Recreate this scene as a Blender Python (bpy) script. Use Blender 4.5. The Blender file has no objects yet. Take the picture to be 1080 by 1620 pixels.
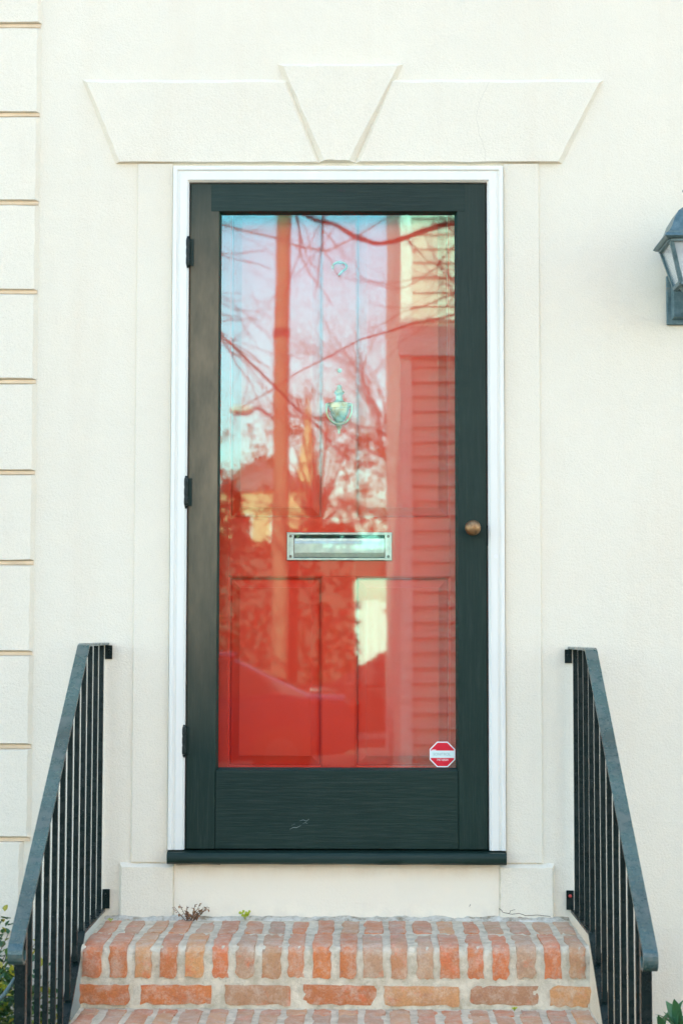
import bpy, bmesh, math, random
from mathutils import Vector, Matrix, noise

R = math.radians
scene = bpy.context.scene
COL = scene.collection

# ------------------------------------------------------------------ camera
CAM = Vector((0.0495, -5.4, 1.524))
cam_data = bpy.data.cameras.new('camera')
cam = bpy.data.objects.new('camera', cam_data)
COL.objects.link(cam)
yaw, pitch, roll = R(0.394), R(3.908), R(0.105)
fwd = Vector((-math.sin(yaw) * math.cos(pitch), math.cos(yaw) * math.cos(pitch), math.sin(pitch)))
rgt = Vector((math.cos(yaw), math.sin(yaw), 0))
upv = rgt.cross(fwd)
r2 = rgt * math.cos(roll) + upv * math.sin(roll)
u2 = -rgt * math.sin(roll) + upv * math.cos(roll)
M = Matrix((r2, u2, -fwd)).transposed().to_4x4()
M.translation = CAM
cam.matrix_world = M
cam_data.sensor_fit = 'VERTICAL'
cam_data.sensor_height = 36.0
cam_data.sensor_width = 24.0
cam_data.lens = 62.22
cam_data.clip_start = 0.05
cam_data.clip_end = 2000
cam_data.dof.use_dof = True
cam_data.dof.focus_distance = 5.42
cam_data.dof.aperture_fstop = 5.6
scene.camera = cam

# ------------------------------------------------------------------ world, sun, exposure
SUN_EL, SUN_AZ = R(25), R(-12)          # the sun stands behind the house, a little to the left
to_sun = Vector((math.sin(SUN_AZ) * math.cos(SUN_EL), math.cos(SUN_AZ) * math.cos(SUN_EL), math.sin(SUN_EL)))
world = bpy.data.worlds.new('World')
scene.world = world
world.use_nodes = True
wn, wl = world.node_tree.nodes, world.node_tree.links
bg = wn['Background']
sky = wn.new('ShaderNodeTexSky')
sky.sky_type = 'NISHITA'
sky.sun_disc = False
sky.sun_elevation = SUN_EL
sky.sun_rotation = SUN_AZ
sky.altitude = 10
sky.air_density = 1.0
sky.dust_density = 1.2
sky.ozone_density = 0.0
wl.new(sky.outputs['Color'], bg.inputs['Color'])
bg.inputs['Strength'].default_value = 0.15
sun_data = bpy.data.lights.new('sun', 'SUN')
sun_data.energy = 4.8
sun_data.angle = R(0.5)
sun_data.color = (1.0, 0.86, 0.68)
sun = bpy.data.objects.new('sun', sun_data)
COL.objects.link(sun)
sun.rotation_euler = (-to_sun).to_track_quat('-Z', 'Y').to_euler()
vs = scene.view_settings
vs.view_transform = 'Standard'
vs.look = 'None'
vs.gamma = 1.0
vs.use_curve_mapping = False
vs.exposure = 2.66
scene.cycles.max_bounces = 10
scene.cycles.transparent_max_bounces = 12

# ------------------------------------------------------------------ helpers
class MB:
    """collects geometry, build() links it as one mesh object"""
    def __init__(s):
        s.v, s.f = [], []
    def add(s, vs_, fs_):
        o = len(s.v)
        s.v += [tuple(p) for p in vs_]
        s.f += [tuple(i + o for i in f) for f in fs_]
        return s
    def box(s, x0, x1, y0, y1, z0, z1, bevel=0.0, seg=1):
        if bevel <= 0:
            return s.add([(x0, y0, z0), (x1, y0, z0), (x1, y1, z0), (x0, y1, z0), (x0, y0, z1), (x1, y0, z1), (x1, y1, z1), (x0, y1, z1)],
                         [(0, 3, 2, 1), (4, 5, 6, 7), (0, 1, 5, 4), (1, 2, 6, 5), (2, 3, 7, 6), (3, 0, 4, 7)])
        bm = bmesh.new()
        bmesh.ops.create_cube(bm, size=1)
        for v in bm.verts:
            v.co = ((x0 + x1) / 2 + v.co.x * (x1 - x0), (y0 + y1) / 2 + v.co.y * (y1 - y0), (z0 + z1) / 2 + v.co.z * (z1 - z0))
        bmesh.ops.bevel(bm, geom=bm.edges[:], offset=bevel, segments=seg, affect='EDGES', profile=0.6)
        s.bm(bm)
        return s
    def bm(s, bm):
        bm.verts.index_update()
        s.add([v.co[:] for v in bm.verts], [[v.index for v in f.verts] for f in bm.faces])
        bm.free()
        return s
    def tube(s, pts, rad, n=8, cap=True, up=None):
        pts = [Vector(p) for p in pts]
        if not isinstance(rad, (list, tuple)):
            rad = [rad] * len(pts)
        rings, prev = [], None
        for i, p in enumerate(pts):
            t = (pts[min(i + 1, len(pts) - 1)] - pts[max(i - 1, 0)])
            t = t.normalized() if t.length > 1e-9 else Vector((0, 0, 1))
            if prev is None:
                a = t.orthogonal().normalized()
            else:
                a = prev - t * prev.dot(t)
                a = a.normalized() if a.length > 1e-6 else t.orthogonal().normalized()
            prev = a
            b = t.cross(a)
            rings.append([p + (a * math.cos(2 * math.pi * k / n) + b * math.sin(2 * math.pi * k / n)) * rad[i] for k in range(n)])
        vs_ = [q for r_ in rings for q in r_]
        fs_ = [(i * n + k, i * n + (k + 1) % n, (i + 1) * n + (k + 1) % n, (i + 1) * n + k) for i in range(len(pts) - 1) for k in range(n)]
        if cap:
            fs_.append(tuple(range(n - 1, -1, -1)))
            fs_.append(tuple((len(pts) - 1) * n + k for k in range(n)))
        return s.add(vs_, fs_)
    def lathe(s, prof, n=20, centre=(0, 0, 0), sx=1.0, sy=1.0):
        """profile of (radius, z) turned round the z axis"""
        vs_ = [(centre[0] + r * sx * math.cos(2 * math.pi * k / n), centre[1] + r * sy * math.sin(2 * math.pi * k / n), centre[2] + z) for r, z in prof for k in range(n)]
        fs_ = [(i * n + k, i * n + (k + 1) % n, (i + 1) * n + (k + 1) % n, (i + 1) * n + k) for i in range(len(prof) - 1) for k in range(n)]
        fs_.append(tuple(range(n - 1, -1, -1)))
        fs_.append(tuple((len(prof) - 1) * n + k for k in range(n)))
        return s.add(vs_, fs_)
    def block(s, back, front, yb, yf):
        """two outlines (x, z) of the same length: back at yb, front at yf, faces between"""
        n = len(back)
        vs_ = [(x, yb, z) for x, z in back] + [(x, yf, z) for x, z in front]
        fs_ = [tuple(range(n, 2 * n))] + [(k, (k + 1) % n, n + (k + 1) % n, n + k) for k in range(n)] + [tuple(range(n - 1, -1, -1))]
        return s.add(vs_, fs_)
    def build(s, name, mat, parent=None, smooth=None, loc=None):
        me = bpy.data.meshes.new(name)
        me.from_pydata(s.v, [], s.f)
        bm = bmesh.new(); bm.from_mesh(me)
        bmesh.ops.recalc_face_normals(bm, faces=bm.faces[:])
        bm.to_mesh(me); bm.free()
        return link(name, me, mat, parent, smooth, loc)

def link(name, me, mat, parent=None, smooth=None, loc=None):
    if mat is not None and not me.materials:
        me.materials.append(mat)
    if smooth is not None:
        me.shade_smooth()
        if smooth > 0:
            me.set_sharp_from_angle(angle=R(smooth))
    o = bpy.data.objects.new(name, me)
    COL.objects.link(o)
    if parent is not None:
        o.parent = parent
    if loc is not None:
        o.location = loc
    return o

def empty(name, loc=(0, 0, 0)):
    o = bpy.data.objects.new(name, None)
    COL.objects.link(o)
    o.location = loc
    o.empty_display_size = 0.1
    return o

def tag(o, label=None, cat=None, group=None, kind=None):
    if label: o['label'] = label
    if cat: o['category'] = cat
    if group: o['group'] = group
    if kind: o['kind'] = kind
    return o

# ------------------------------------------------------------------ materials
class NT:
    def __init__(s, name):
        s.m = bpy.data.materials.new(name)
        s.m.use_nodes = True
        s.t = s.m.node_tree
        s.n, s.l = s.t.nodes, s.t.links
        s.p = s.n['Principled BSDF']
        s.tc = s.n.new('ShaderNodeTexCoord')
    def set(s, **kw):
        for k, v in kw.items():
            s.p.inputs[k.replace('_', ' ')].default_value = v
        return s
    def co(s, scale=(1, 1, 1), out='Object'):
        mp = s.n.new('ShaderNodeMapping')
        mp.inputs['Scale'].default_value = scale
        s.l.new(s.tc.outputs[out], mp.inputs['Vector'])
        return mp.outputs['Vector']
    def noise(s, scale, detail=4, rough=0.55, vec=None, dist=0.0):
        t = s.n.new('ShaderNodeTexNoise')
        t.inputs['Scale'].default_value = scale
        t.inputs['Detail'].default_value = detail
        t.inputs['Roughness'].default_value = rough
        t.inputs['Distortion'].default_value = dist
        s.l.new(vec if vec is not None else s.tc.outputs['Object'], t.inputs['Vector'])
        return t.outputs['Fac']
    def ramp(s, fac, stops, interp='LINEAR'):
        r = s.n.new('ShaderNodeValToRGB')
        r.color_ramp.interpolation = interp
        el = r.color_ramp.elements
        while len(el) < len(stops):
            el.new(0.5)
        for e, (pos, c) in zip(el, stops):
            e.position = pos
            e.color = c if len(c) == 4 else (*c, 1)
        s.l.new(fac, r.inputs['Fac'])
        return r.outputs['Color']
    def g(s, fac, a, b):
        """remap to 0..1 between a and b"""
        m = s.n.new('ShaderNodeMapRange')
        m.inputs['From Min'].default_value = a
        m.inputs['From Max'].default_value = b
        s.l.new(fac, m.inputs['Value'])
        return m.outputs['Result']
    def math(s, op, a, b=None):
        m = s.n.new('ShaderNodeMath')
        m.operation = op
        for i, x in enumerate((a, b)):
            if x is None: continue
            if hasattr(x, 'links'): s.l.new(x, m.inputs[i])
            else: m.inputs[i].default_value = x
        return m.outputs[0]
    def mix(s, fac, a, b, mode='MIX'):
        m = s.n.new('ShaderNodeMix')
        m.data_type = 'RGBA'
        m.blend_type = mode
        for sock, x in ((m.inputs[0], fac), (m.inputs[6], a), (m.inputs[7], b)):
            if hasattr(x, 'links'): s.l.new(x, sock)
            elif isinstance(x, (int, float)): sock.default_value = x
            else: sock.default_value = x if len(x) == 4 else (*x, 1)
        return m.outputs[2]
    def bump(s, h, strength=0.3, dist=0.01, normal=None):
        b = s.n.new('ShaderNodeBump')
        b.inputs['Strength'].default_value = strength
        b.inputs['Distance'].default_value = dist
        s.l.new(h, b.inputs['Height'])
        if normal is not None:
            s.l.new(normal, b.inputs['Normal'])
        s.l.new(b.outputs['Normal'], s.p.inputs['Normal'])
        return b.outputs['Normal']
    def color(s, c):
        s.l.new(c, s.p.inputs['Base Color']); return s
    def rough(s, c):
        s.l.new(c, s.p.inputs['Roughness']); return s
    def xyz(s):
        x = s.n.new('ShaderNodeSeparateXYZ')
        s.l.new(s.tc.outputs['Object'], x.inputs[0])
        return x.outputs
    def rnd(s):
        return s.n.new('ShaderNodeObjectInfo').outputs['Random']

def plain(name, col, rough=0.6, metal=0.0, spec=0.5, var=0.12, scale=9.0, bump=0.1):
    t = NT(name)
    n = t.noise(scale, 5)
    lo = tuple(c * (1 - var) for c in col); hi = tuple(min(1, c * (1 + var)) for c in col)
    t.color(t.ramp(n, [(0.3, lo), (0.7, hi)]))
    t.set(Roughness=rough, Metallic=metal)
    t.p.inputs['Specular IOR Level'].default_value = spec
    if bump:
        t.bump(t.noise(scale * 14, 3), bump, 0.004)
    return t.m

MAT = {}

def stucco(name, base):
    t = NT(name)
    big = t.noise(1.3, 5, 0.6)
    mid = t.noise(14, 4, 0.6)
    a = t.ramp(big, [(0.3, tuple(c * 0.955 for c in base)), (0.7, base)])
    b = t.mix(t.math('MULTIPLY', t.g(mid, 0.35, 0.75), 0.35), a, tuple(c * 0.93 for c in base))
    fine = t.noise(300, 3, 0.7)
    speck = t.ramp(fine, [(0.30, (0.82, 0.82, 0.80)), (0.56, (1, 1, 1))])
    c = t.mix(0.6, b, speck, 'MULTIPLY')
    # faint rain streaks and weathered patches
    streak = t.g(t.noise(7, 5, 0.65, t.co((1, 1, 0.10))), 0.52, 0.74)
    c = t.mix(t.math('MULTIPLY', streak, 0.16), c, (0.66, 0.53, 0.37))
    patch = t.g(t.noise(2.1, 6, 0.6, t.co((1, 1, 0.7))), 0.50, 0.72)
    c = t.mix(t.math('MULTIPLY', patch, 0.14), c, (0.76, 0.60, 0.42))
    # rust and splash stains along the foot of the wall and under the door sill
    z = t.xyz()[2]
    foot = t.math('MULTIPLY', t.g(z, 0.80, 0.62), t.g(t.noise(5, 5, 0.7, t.co((1, 1, 0.4))), 0.45, 0.75))
    c = t.mix(t.math('MULTIPLY', foot, 0.35), c, (0.62, 0.50, 0.36))
    t.color(c).set(Roughness=0.92)
    t.p.inputs['Specular IOR Level'].default_value = 0.25
    h = t.math('ADD', t.math('MULTIPLY', t.noise(150, 4, 0.7), 0.6), t.math('MULTIPLY', t.noise(30, 3), 0.5))
    t.bump(h, 0.6, 0.007)
    return t.m
MAT['stucco'] = stucco('cream_stucco', (0.825, 0.745, 0.585))

def sill_panel():
    t = NT('stucco_under_sill')
    base = (0.825, 0.735, 0.57)
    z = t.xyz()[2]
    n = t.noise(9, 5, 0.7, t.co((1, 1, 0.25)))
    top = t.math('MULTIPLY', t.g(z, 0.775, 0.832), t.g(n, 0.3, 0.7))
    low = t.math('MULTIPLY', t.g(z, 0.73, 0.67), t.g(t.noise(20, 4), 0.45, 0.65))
    c = t.mix(t.math('MULTIPLY', top, 0.55), base, (0.66, 0.44, 0.24))  # rust stain below the sill, with warm bounce tinted in
    c = t.mix(t.math('MULTIPLY', low, 0.3), c, (0.55, 0.5, 0.42))
    t.color(c).set(Roughness=0.92)
    t.bump(t.noise(150, 4, 0.7), 0.35, 0.006)
    return t.m
MAT['sill_panel'] = sill_panel()

def white_paint():
    t = NT('white_gloss_paint')
    n = t.noise(18, 4, 0.6, t.co((1, 1, 0.08)))
    t.color(t.ramp(n, [(0.3, (0.72, 0.70, 0.605)), (0.7, (0.77, 0.745, 0.65))]))
    t.set(Roughness=0.38)
    t.bump(t.noise(60, 3, 0.6, t.co((1, 1, 0.15))), 0.12, 0.003)
    return t.m
MAT['white'] = white_paint()

def dark_paint(name, axis, glare=0.0):
    t = NT(name)
    sc = (1, 1, 0.05) if axis == 'z' else (0.05, 1, 1)
    grain = t.noise(120, 5, 0.7, t.co(sc))
    fade = t.noise(2.6, 4, 0.6)
    c = t.ramp(fade, [(0.3, (0.004, 0.018, 0.013)), (0.7, (0.010, 0.029, 0.021))])
    c = t.mix(t.math('MULTIPLY', t.g(grain, 0.48, 0.70), 0.5), c, (0.030, 0.046, 0.035))
    if glare:
        # warm reflected glare painted into the stile colour over its upper middle
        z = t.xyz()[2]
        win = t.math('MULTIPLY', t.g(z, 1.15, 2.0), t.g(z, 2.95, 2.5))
        c = t.mix(t.math('MULTIPLY', win, t.math('MULTIPLY', t.g(t.noise(5, 5, 0.7, t.co((1, 1, 0.3))), 0.2, 0.7), glare)), c, (0.23, 0.175, 0.105))
    scuff = t.g(t.noise(34, 6, 0.75, t.co((1, 1, 1))), 0.68, 0.78)
    c = t.mix(t.math('MULTIPLY', scuff, 0.35), c, (0.10, 0.12, 0.11))
    t.color(c)
    t.p.inputs['Specular IOR Level'].default_value = 0.22
    t.rough(t.ramp(grain, [(0.2, (0.34,) * 3), (0.8, (0.52,) * 3)]))
    t.bump(grain, 0.5, 0.003)
    return t.m
MAT['green_v'] = dark_paint('dark_green_paint_vertical_brush', 'z')
MAT['green_glare'] = dark_paint('green_paint_warm_glare', 'z', 1.0)
MAT['green_h'] = dark_paint('dark_green_paint_horizontal_brush', 'x')

def red_paint():
    t = NT('red_door_paint')
    n = t.noise(3, 4)
    c = t.ramp(n, [(0.3, (0.80, 0.040, 0.013)), (0.7, (0.86, 0.050, 0.018))])
    t.color(c).set(Roughness=0.42)
    t.p.inputs['Specular IOR Level'].default_value = 0.2
    t.bump(t.noise(90, 3, 0.6, t.co((1, 1, 0.08))), 0.10, 0.002)
    return t.m
MAT['red'] = red_paint()

def glass():
    t = NT('storm_glass')
    t.n.remove(t.p)
    out = t.n['Material Output']
    tr = t.n.new('ShaderNodeBsdfTransparent')
    tr.inputs['Color'].default_value = (0.975, 0.985, 0.98, 1)
    gl = t.n.new('ShaderNodeBsdfGlossy')
    gl.inputs['Roughness'].default_value = 0.02
    gl.inputs['Color'].default_value = (0.27, 0.84, 0.79, 1)   # teal put into the reflection to colour the mirrored sky
    lw = t.n.new('ShaderNodeLayerWeight')
    lw.inputs['Blend'].default_value = 0.5
    fac = t.math('ADD', t.math('MULTIPLY', t.math('POWER', lw.outputs['Facing'], 4.0), 0.8), 0.091)
    b = t.n.new('ShaderNodeBump')
    b.inputs['Strength'].default_value = 0.02
    b.inputs['Distance'].default_value = 0.01
    t.l.new(t.noise(2.2, 1, 0.4, t.co((1.0, 1, 1.9))), b.inputs['Height'])
    t.l.new(b.outputs['Normal'], gl.inputs['Normal'])
    mx = t.n.new('ShaderNodeMixShader')
    t.l.new(fac, mx.inputs[0]); t.l.new(tr.outputs[0], mx.inputs[1]); t.l.new(gl.outputs[0], mx.inputs[2])
    t.l.new(mx.outputs[0], out.inputs['Surface'])
    return t.m
MAT['glass'] = glass()

def lantern_glass():
    t = NT('lantern_glass')
    t.set(Base_Color=(0.85, 0.9, 0.88, 1), Roughness=0.08)
    t.p.inputs['Alpha'].default_value = 0.3
    return t.m
MAT['lantern_glass'] = lantern_glass()

def metal(name, col, rough, dirt, dirt_col, scale=60):
    t = NT(name)
    n = t.noise(scale, 5, 0.65)
    c = t.mix(t.math('MULTIPLY', t.g(n, 0.42, 0.68), dirt), col, dirt_col)
    t.color(c).set(Metallic=1.0)
    t.rough(t.ramp(n, [(0.3, (rough,) * 3), (0.7, (min(1, rough + 0.25),) * 3)]))
    t.bump(t.noise(scale * 4, 3), 0.1, 0.002)
    return t.m
MAT['nickel'] = metal('brushed_nickel', (0.68, 0.70, 0.60), 0.28, 0.45, (0.46, 0.49, 0.40))
MAT['aged_brass'] = metal('verdigris_brass', (0.60, 0.38, 0.16), 0.32, 0.75, (0.22, 0.13, 0.055))
MAT['bronze'] = metal('worn_bronze', (0.36, 0.21, 0.10), 0.36, 0.85, (0.10, 0.065, 0.04), 45)
MAT['screw'] = metal('dark_screw', (0.30, 0.24, 0.18), 0.45, 0.6, (0.1, 0.08, 0.06), 200)
MAT['bounce_joint'] = plain('tan_bounce_joint', (0.72, 0.55, 0.36), 0.95, var=0.12, scale=14, bump=0.3)  # tan stands for the warm ground bounce in the quoin grooves
MAT['hole'] = plain('dark_slot', (0.012, 0.014, 0.013), 0.8, bump=0)

def rail_paint(name, worn, spec=0.22, base_col=(0.006, 0.014, 0.0125)):
    t = NT(name)
    n = t.noise(22, 5, 0.7)
    base = t.ramp(t.noise(6, 3), [(0.3, tuple(c * 0.7 for c in base_col)), (0.7, tuple(c * 1.3 for c in base_col))])
    c = t.mix(t.math('MULTIPLY', t.g(n, 0.54, 0.58), worn), base, (0.19, 0.18, 0.15))
    specks = t.g(t.noise(330, 2, 0.5), 0.74, 0.78)
    c = t.mix(specks, c, (0.45, 0.44, 0.40))
    t.color(c)
    t.rough(t.ramp(n, [(0.35, (0.20,) * 3), (0.65, (0.36,) * 3)]))
    t.p.inputs['Specular IOR Level'].default_value = spec
    t.bump(t.noise(120, 4, 0.7), 0.3, 0.002)
    return t.m
MAT['rail'] = rail_paint('black_rail_paint', 0.03)
MAT['rail_top'] = rail_paint('worn_handrail_sky_tint', 0.25, 0.8, (0.034, 0.080, 0.072))  # sky reflection painted in as a teal lift of the black

def lantern_metal():
    t = NT('weathered_lantern_metal')
    n = t.noise(40, 5, 0.7)
    c = t.ramp(n, [(0.35, (0.06, 0.115, 0.12)), (0.62, (0.12, 0.19, 0.195)), (0.75, (0.22, 0.19, 0.145))])
    t.color(c).set(Metallic=0.3)
    t.rough(t.ramp(n, [(0.3, (0.3,) * 3), (0.7, (0.5,) * 3)]))
    t.bump(t.noise(200, 3), 0.2, 0.002)
    return t.m
MAT['lantern'] = lantern_metal()

def brick_mat():
    t = NT('old_handmade_brick')
    r = t.rnd()
    base = t.ramp(r, [(0.0, (0.52, 0.17, 0.06)), (0.18, (0.68, 0.21, 0.06)), (0.34, (0.46, 0.25, 0.13)), (0.5, (0.68, 0.32, 0.12)), (0.64, (0.40, 0.20, 0.11)), (0.78, (0.56, 0.33, 0.18)), (0.9, (0.68, 0.17, 0.045)), (1.0, (0.50, 0.22, 0.10))])
    off = t.n.new('ShaderNodeVectorMath'); off.operation = 'ADD'
    rv = t.n.new('ShaderNodeCombineXYZ')
    for i, k in enumerate((7.3, 13.1, 29.7)):
        t.l.new(t.math('MULTIPLY', r, k), rv.inputs[i])
    t.l.new(t.tc.outputs['Object'], off.inputs[0]); t.l.new(rv.outputs[0], off.inputs[1])
    v = off.outputs[0]
    burn = t.g(t.noise(16, 4, 0.7, v), 0.50, 0.72)
    c = t.mix(t.math('MULTIPLY', burn, 0.40), base, (0.30, 0.14, 0.11))
    hot = t.g(t.noise(17, 5, 0.7, v, 0.1), 0.54, 0.66)
    c = t.mix(t.math('MULTIPLY', hot, 0.7), c, (0.72, 0.18, 0.07))
    lime = t.g(t.noise(22, 8, 0.82, v, 0.1), 0.47, 0.62)
    c = t.mix(t.math('MULTIPLY', lime, 0.5), c, (0.66, 0.53, 0.39))
    # worn, dusty treads: the faces people walk on are greyed
    nz = t.n.new('ShaderNodeSeparateXYZ')
    ge = t.n.new('ShaderNodeNewGeometry')
    t.l.new(ge.outputs['True Normal'], nz.inputs[0])
    dust = t.math('MULTIPLY', t.g(nz.outputs[2], 0.45, 0.95), t.g(t.noise(11, 4, 0.7, v), 0.2, 1.1))
    c = t.mix(dust, c, (0.60, 0.45, 0.34))
    fine = t.ramp(t.noise(190, 4, 0.7, v), [(0.28, (0.7, 0.68, 0.66)), (0.55, (1, 1, 1))])
    c = t.mix(0.7, c, fine, 'MULTIPLY')
    pits = t.g(t.noise(75, 5, 0.8, v), 0.64, 0.70)
    c = t.mix(t.math('MULTIPLY', pits, 0.65), c, (0.14, 0.09, 0.065))
    t.color(c).set(Roughness=0.85)
    t.p.inputs['Specular IOR Level'].default_value = 0.35
    h = t.math('ADD', t.noise(45, 5, 0.7, v), t.math('MULTIPLY', t.noise(220, 3, 0.6, v), 0.4))
    t.bump(h, 0.55, 0.006)
    return t.m
MAT['brick'] = brick_mat()

def mortar_mat():
    t = NT('pale_lime_mortar')
    n = t.noise(24, 6, 0.7)
    c = t.ramp(n, [(0.3, (0.46, 0.38, 0.25)), (0.6, (0.73, 0.63, 0.46))])
    dirt = t.g(t.noise(30, 6, 0.8), 0.56, 0.70)
    c = t.mix(t.math('MULTIPLY', dirt, 0.6), c, (0.27, 0.22, 0.14))
    t.color(c).set(Roughness=0.95)
    t.bump(t.math('ADD', t.noise(70, 5, 0.75), t.math('MULTIPLY', t.noise(300, 3), 0.5)), 0.6, 0.006)
    return t.m
MAT['mortar'] = mortar_mat()
def fillet_mat():
    t = NT('stained_wall_foot_mortar')
    c = t.ramp(t.noise(17, 6, 0.75), [(0.36, (0.26, 0.20, 0.12)), (0.50, (0.55, 0.50, 0.40)), (0.66, (0.72, 0.68, 0.58))])
    t.color(c).set(Roughness=0.95)
    t.bump(t.noise(90, 5, 0.75), 0.7, 0.006)
    return t.m
MAT['fillet'] = fillet_mat()
MAT['deep_crack'] = plain('dirty_crack', (0.16, 0.12, 0.08), 0.95, bump=0)

def leaf_mat(name, cols, rough=0.35, back=0.4):
    t = NT(name)
    ge = t.n.new('ShaderNodeNewGeometry')
    c = t.ramp(ge.outputs['Random Per Island'], cols)
    t.color(c).set(Roughness=rough)
    t.p.inputs['Transmission Weight'].default_value = 0.0
    out = t.n['Material Output']
    tl = t.n.new('ShaderNodeBsdfTranslucent')
    t.l.new(t.mix(0.5, c, (0.25, 0.32, 0.04)), tl.inputs['Color'])
    mx = t.n.new('ShaderNodeMixShader')
    mx.inputs[0].default_value = back
    t.l.new(t.p.outputs[0], mx.inputs[1]); t.l.new(tl.outputs[0], mx.inputs[2])
    t.l.new(mx.outputs[0], out.inputs['Surface'])
    return t.m
MAT['box_leaf'] = leaf_mat('boxwood_leaf', [(0.0, (0.02, 0.07, 0.03)), (0.5, (0.035, 0.12, 0.045)), (0.66, (0.10, 0.20, 0.03)), (0.85, (0.34, 0.34, 0.03)), (1.0, (0.46, 0.38, 0.04))], 0.3, 0.25)
MAT['glossy_leaf'] = leaf_mat('glossy_evergreen_leaf', [(0.0, (0.025, 0.10, 0.05)), (0.6, (0.05, 0.16, 0.07)), (1.0, (0.12, 0.22, 0.05))], 0.25, 0.2)
MAT['dry_leaf'] = leaf_mat('dry_weed_leaf', [(0.0, (0.20, 0.07, 0.035)), (0.6, (0.36, 0.15, 0.08)), (1.0, (0.48, 0.26, 0.16))], 0.6, 0.3)
MAT['lime_leaf'] = leaf_mat('lime_clover_leaf', [(0.0, (0.42, 0.48, 0.02)), (1.0, (0.55, 0.58, 0.05))], 0.5, 0.4)
MAT['tree_leaf'] = leaf_mat('street_tree_leaf', [(0.0, (0.035, 0.06, 0.02)), (0.6, (0.07, 0.085, 0.025)), (1.0, (0.16, 0.10, 0.03))], 0.5, 0.2)
MAT['hedge_leaf'] = leaf_mat('dark_hedge_leaf', [(0.0, (0.008, 0.016, 0.007)), (1.0, (0.02, 0.036, 0.012))], 0.5, 0.15)
MAT['stem'] = plain('brown_stem', (0.16, 0.11, 0.07), 0.8)
MAT['bark'] = plain('grey_bark', (0.055, 0.045, 0.038), 0.9, var=0.4, scale=12, bump=0.5)
MAT['soil'] = plain('dark_garden_soil', (0.06, 0.045, 0.032), 0.95, var=0.4, scale=20, bump=0.6)
MAT['asphalt'] = plain('street_asphalt', (0.05, 0.05, 0.052), 0.9, var=0.25, scale=6, bump=0.4)
MAT['concrete'] = plain('pavement_paving', (0.46, 0.35, 0.25), 0.9, var=0.12, scale=4, bump=0.3)
MAT['ground'] = plain('town_ground', (0.13, 0.12, 0.09), 0.95, var=0.25, scale=0.7, bump=0.3)
MAT['pole'] = plain('utility_pole_wood', (0.17, 0.10, 0.06), 0.85, var=0.2, scale=5, bump=0.3)
MAT['cream_board'] = plain('cream_clapboard_paint', (0.63, 0.52, 0.44), 0.6, var=0.05, scale=3, bump=0.08)
MAT['trim_paint'] = plain('white_trim_paint', (0.76, 0.74, 0.69), 0.5, var=0.04, scale=3, bump=0.05)
MAT['roof_slate'] = plain('grey_roof_slate', (0.10, 0.10, 0.105), 0.8, var=0.25, scale=4, bump=0.3)
MAT['window_glass'] = plain('dark_window_glass', (0.02, 0.025, 0.03), 0.06, var=0.0, bump=0)
MAT['ochre'] = plain('ochre_render', (0.55, 0.34, 0.18), 0.85, var=0.08, scale=2)
MAT['car_black'] = plain('black_car_paint', (0.010, 0.011, 0.013), 0.12, var=0.0, bump=0)
MAT['car_blue'] = plain('navy_car_paint', (0.012, 0.02, 0.045), 0.12, var=0.0, bump=0)
MAT['rubber'] = plain('tyre_rubber', (0.02, 0.02, 0.02), 0.85)
MAT['alloy'] = plain('wheel_alloy', (0.14, 0.14, 0.14), 0.3, metal=1.0, bump=0)
MAT['tail_red'] = plain('tail_lamp_red', (0.3, 0.01, 0.01), 0.15, bump=0)
MAT['head_clear'] = plain('headlamp_clear', (0.7, 0.7, 0.7), 0.1, bump=0)
MAT['sticker_white'] = plain('sticker_white_vinyl', (0.75, 0.77, 0.74), 0.35, var=0.03, bump=0)
MAT['sticker_red'] = plain('sticker_red_print', (0.62, 0.004, 0.022), 0.35, var=0.03, bump=0)
MAT['sticker_mint'] = plain('sticker_pale_band', (0.60, 0.74, 0.68), 0.35, var=0.03, bump=0)
MAT['sticker_grey'] = plain('sticker_grey_print', (0.30, 0.36, 0.34), 0.4, var=0.03, bump=0)
MAT['scuff'] = plain('chalky_scuff', (0.13, 0.17, 0.155), 0.8, bump=0)
MAT['crack'] = plain('hairline_crack', (0.55, 0.48, 0.38), 0.95, var=0.1, bump=0)

rng = random.Random(7)

# ================================================================== SETTING
def quad_sheet(name, x0, x1, y0, y1, z, mat, nx=1, ny=1):
    mb = MB()
    vs_ = [(x0 + (x1 - x0) * i / nx, y0 + (y1 - y0) * j / ny, z) for j in range(ny + 1) for i in range(nx + 1)]
    fs_ = [(j * (nx + 1) + i, j * (nx + 1) + i + 1, (j + 1) * (nx + 1) + i + 1, (j + 1) * (nx + 1) + i) for j in range(ny) for i in range(nx)]
    mb.add(vs_, fs_)
    return tag(mb.build(name, mat), kind='structure')
quad_sheet('ground', -700, 700, -700, 700, -0.14, MAT['ground'])
quad_sheet('street', -120, 120, -16.5, -4.6, -0.115, MAT['asphalt'])
o = MB().box(-60, 60, -4.6, -1.6, -0.13, 0.0).build('sidewalk', MAT['concrete']); tag(o, kind='structure')
o = MB().box(-60, 60, -4.72, -4.603, -0.13, 0.006, 0.012).build('kerb', MAT['concrete']); tag(o, kind='structure')
o = MB().box(0.1, 12, -18.6, -9.1, -0.13, -0.005, 0.01).build('pavement', MAT['concrete']); tag(o, kind='structure')
o = MB().box(-60, -0.76, -1.597, 0.0, -0.13, 0.012).build('planting_bed', MAT['soil']); tag(o, kind='structure')
o = MB().box(0.76, 60, -1.597, 0.0, -0.13, 0.012).build('planting_bed', MAT['soil']); tag(o, kind='structure')

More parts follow.
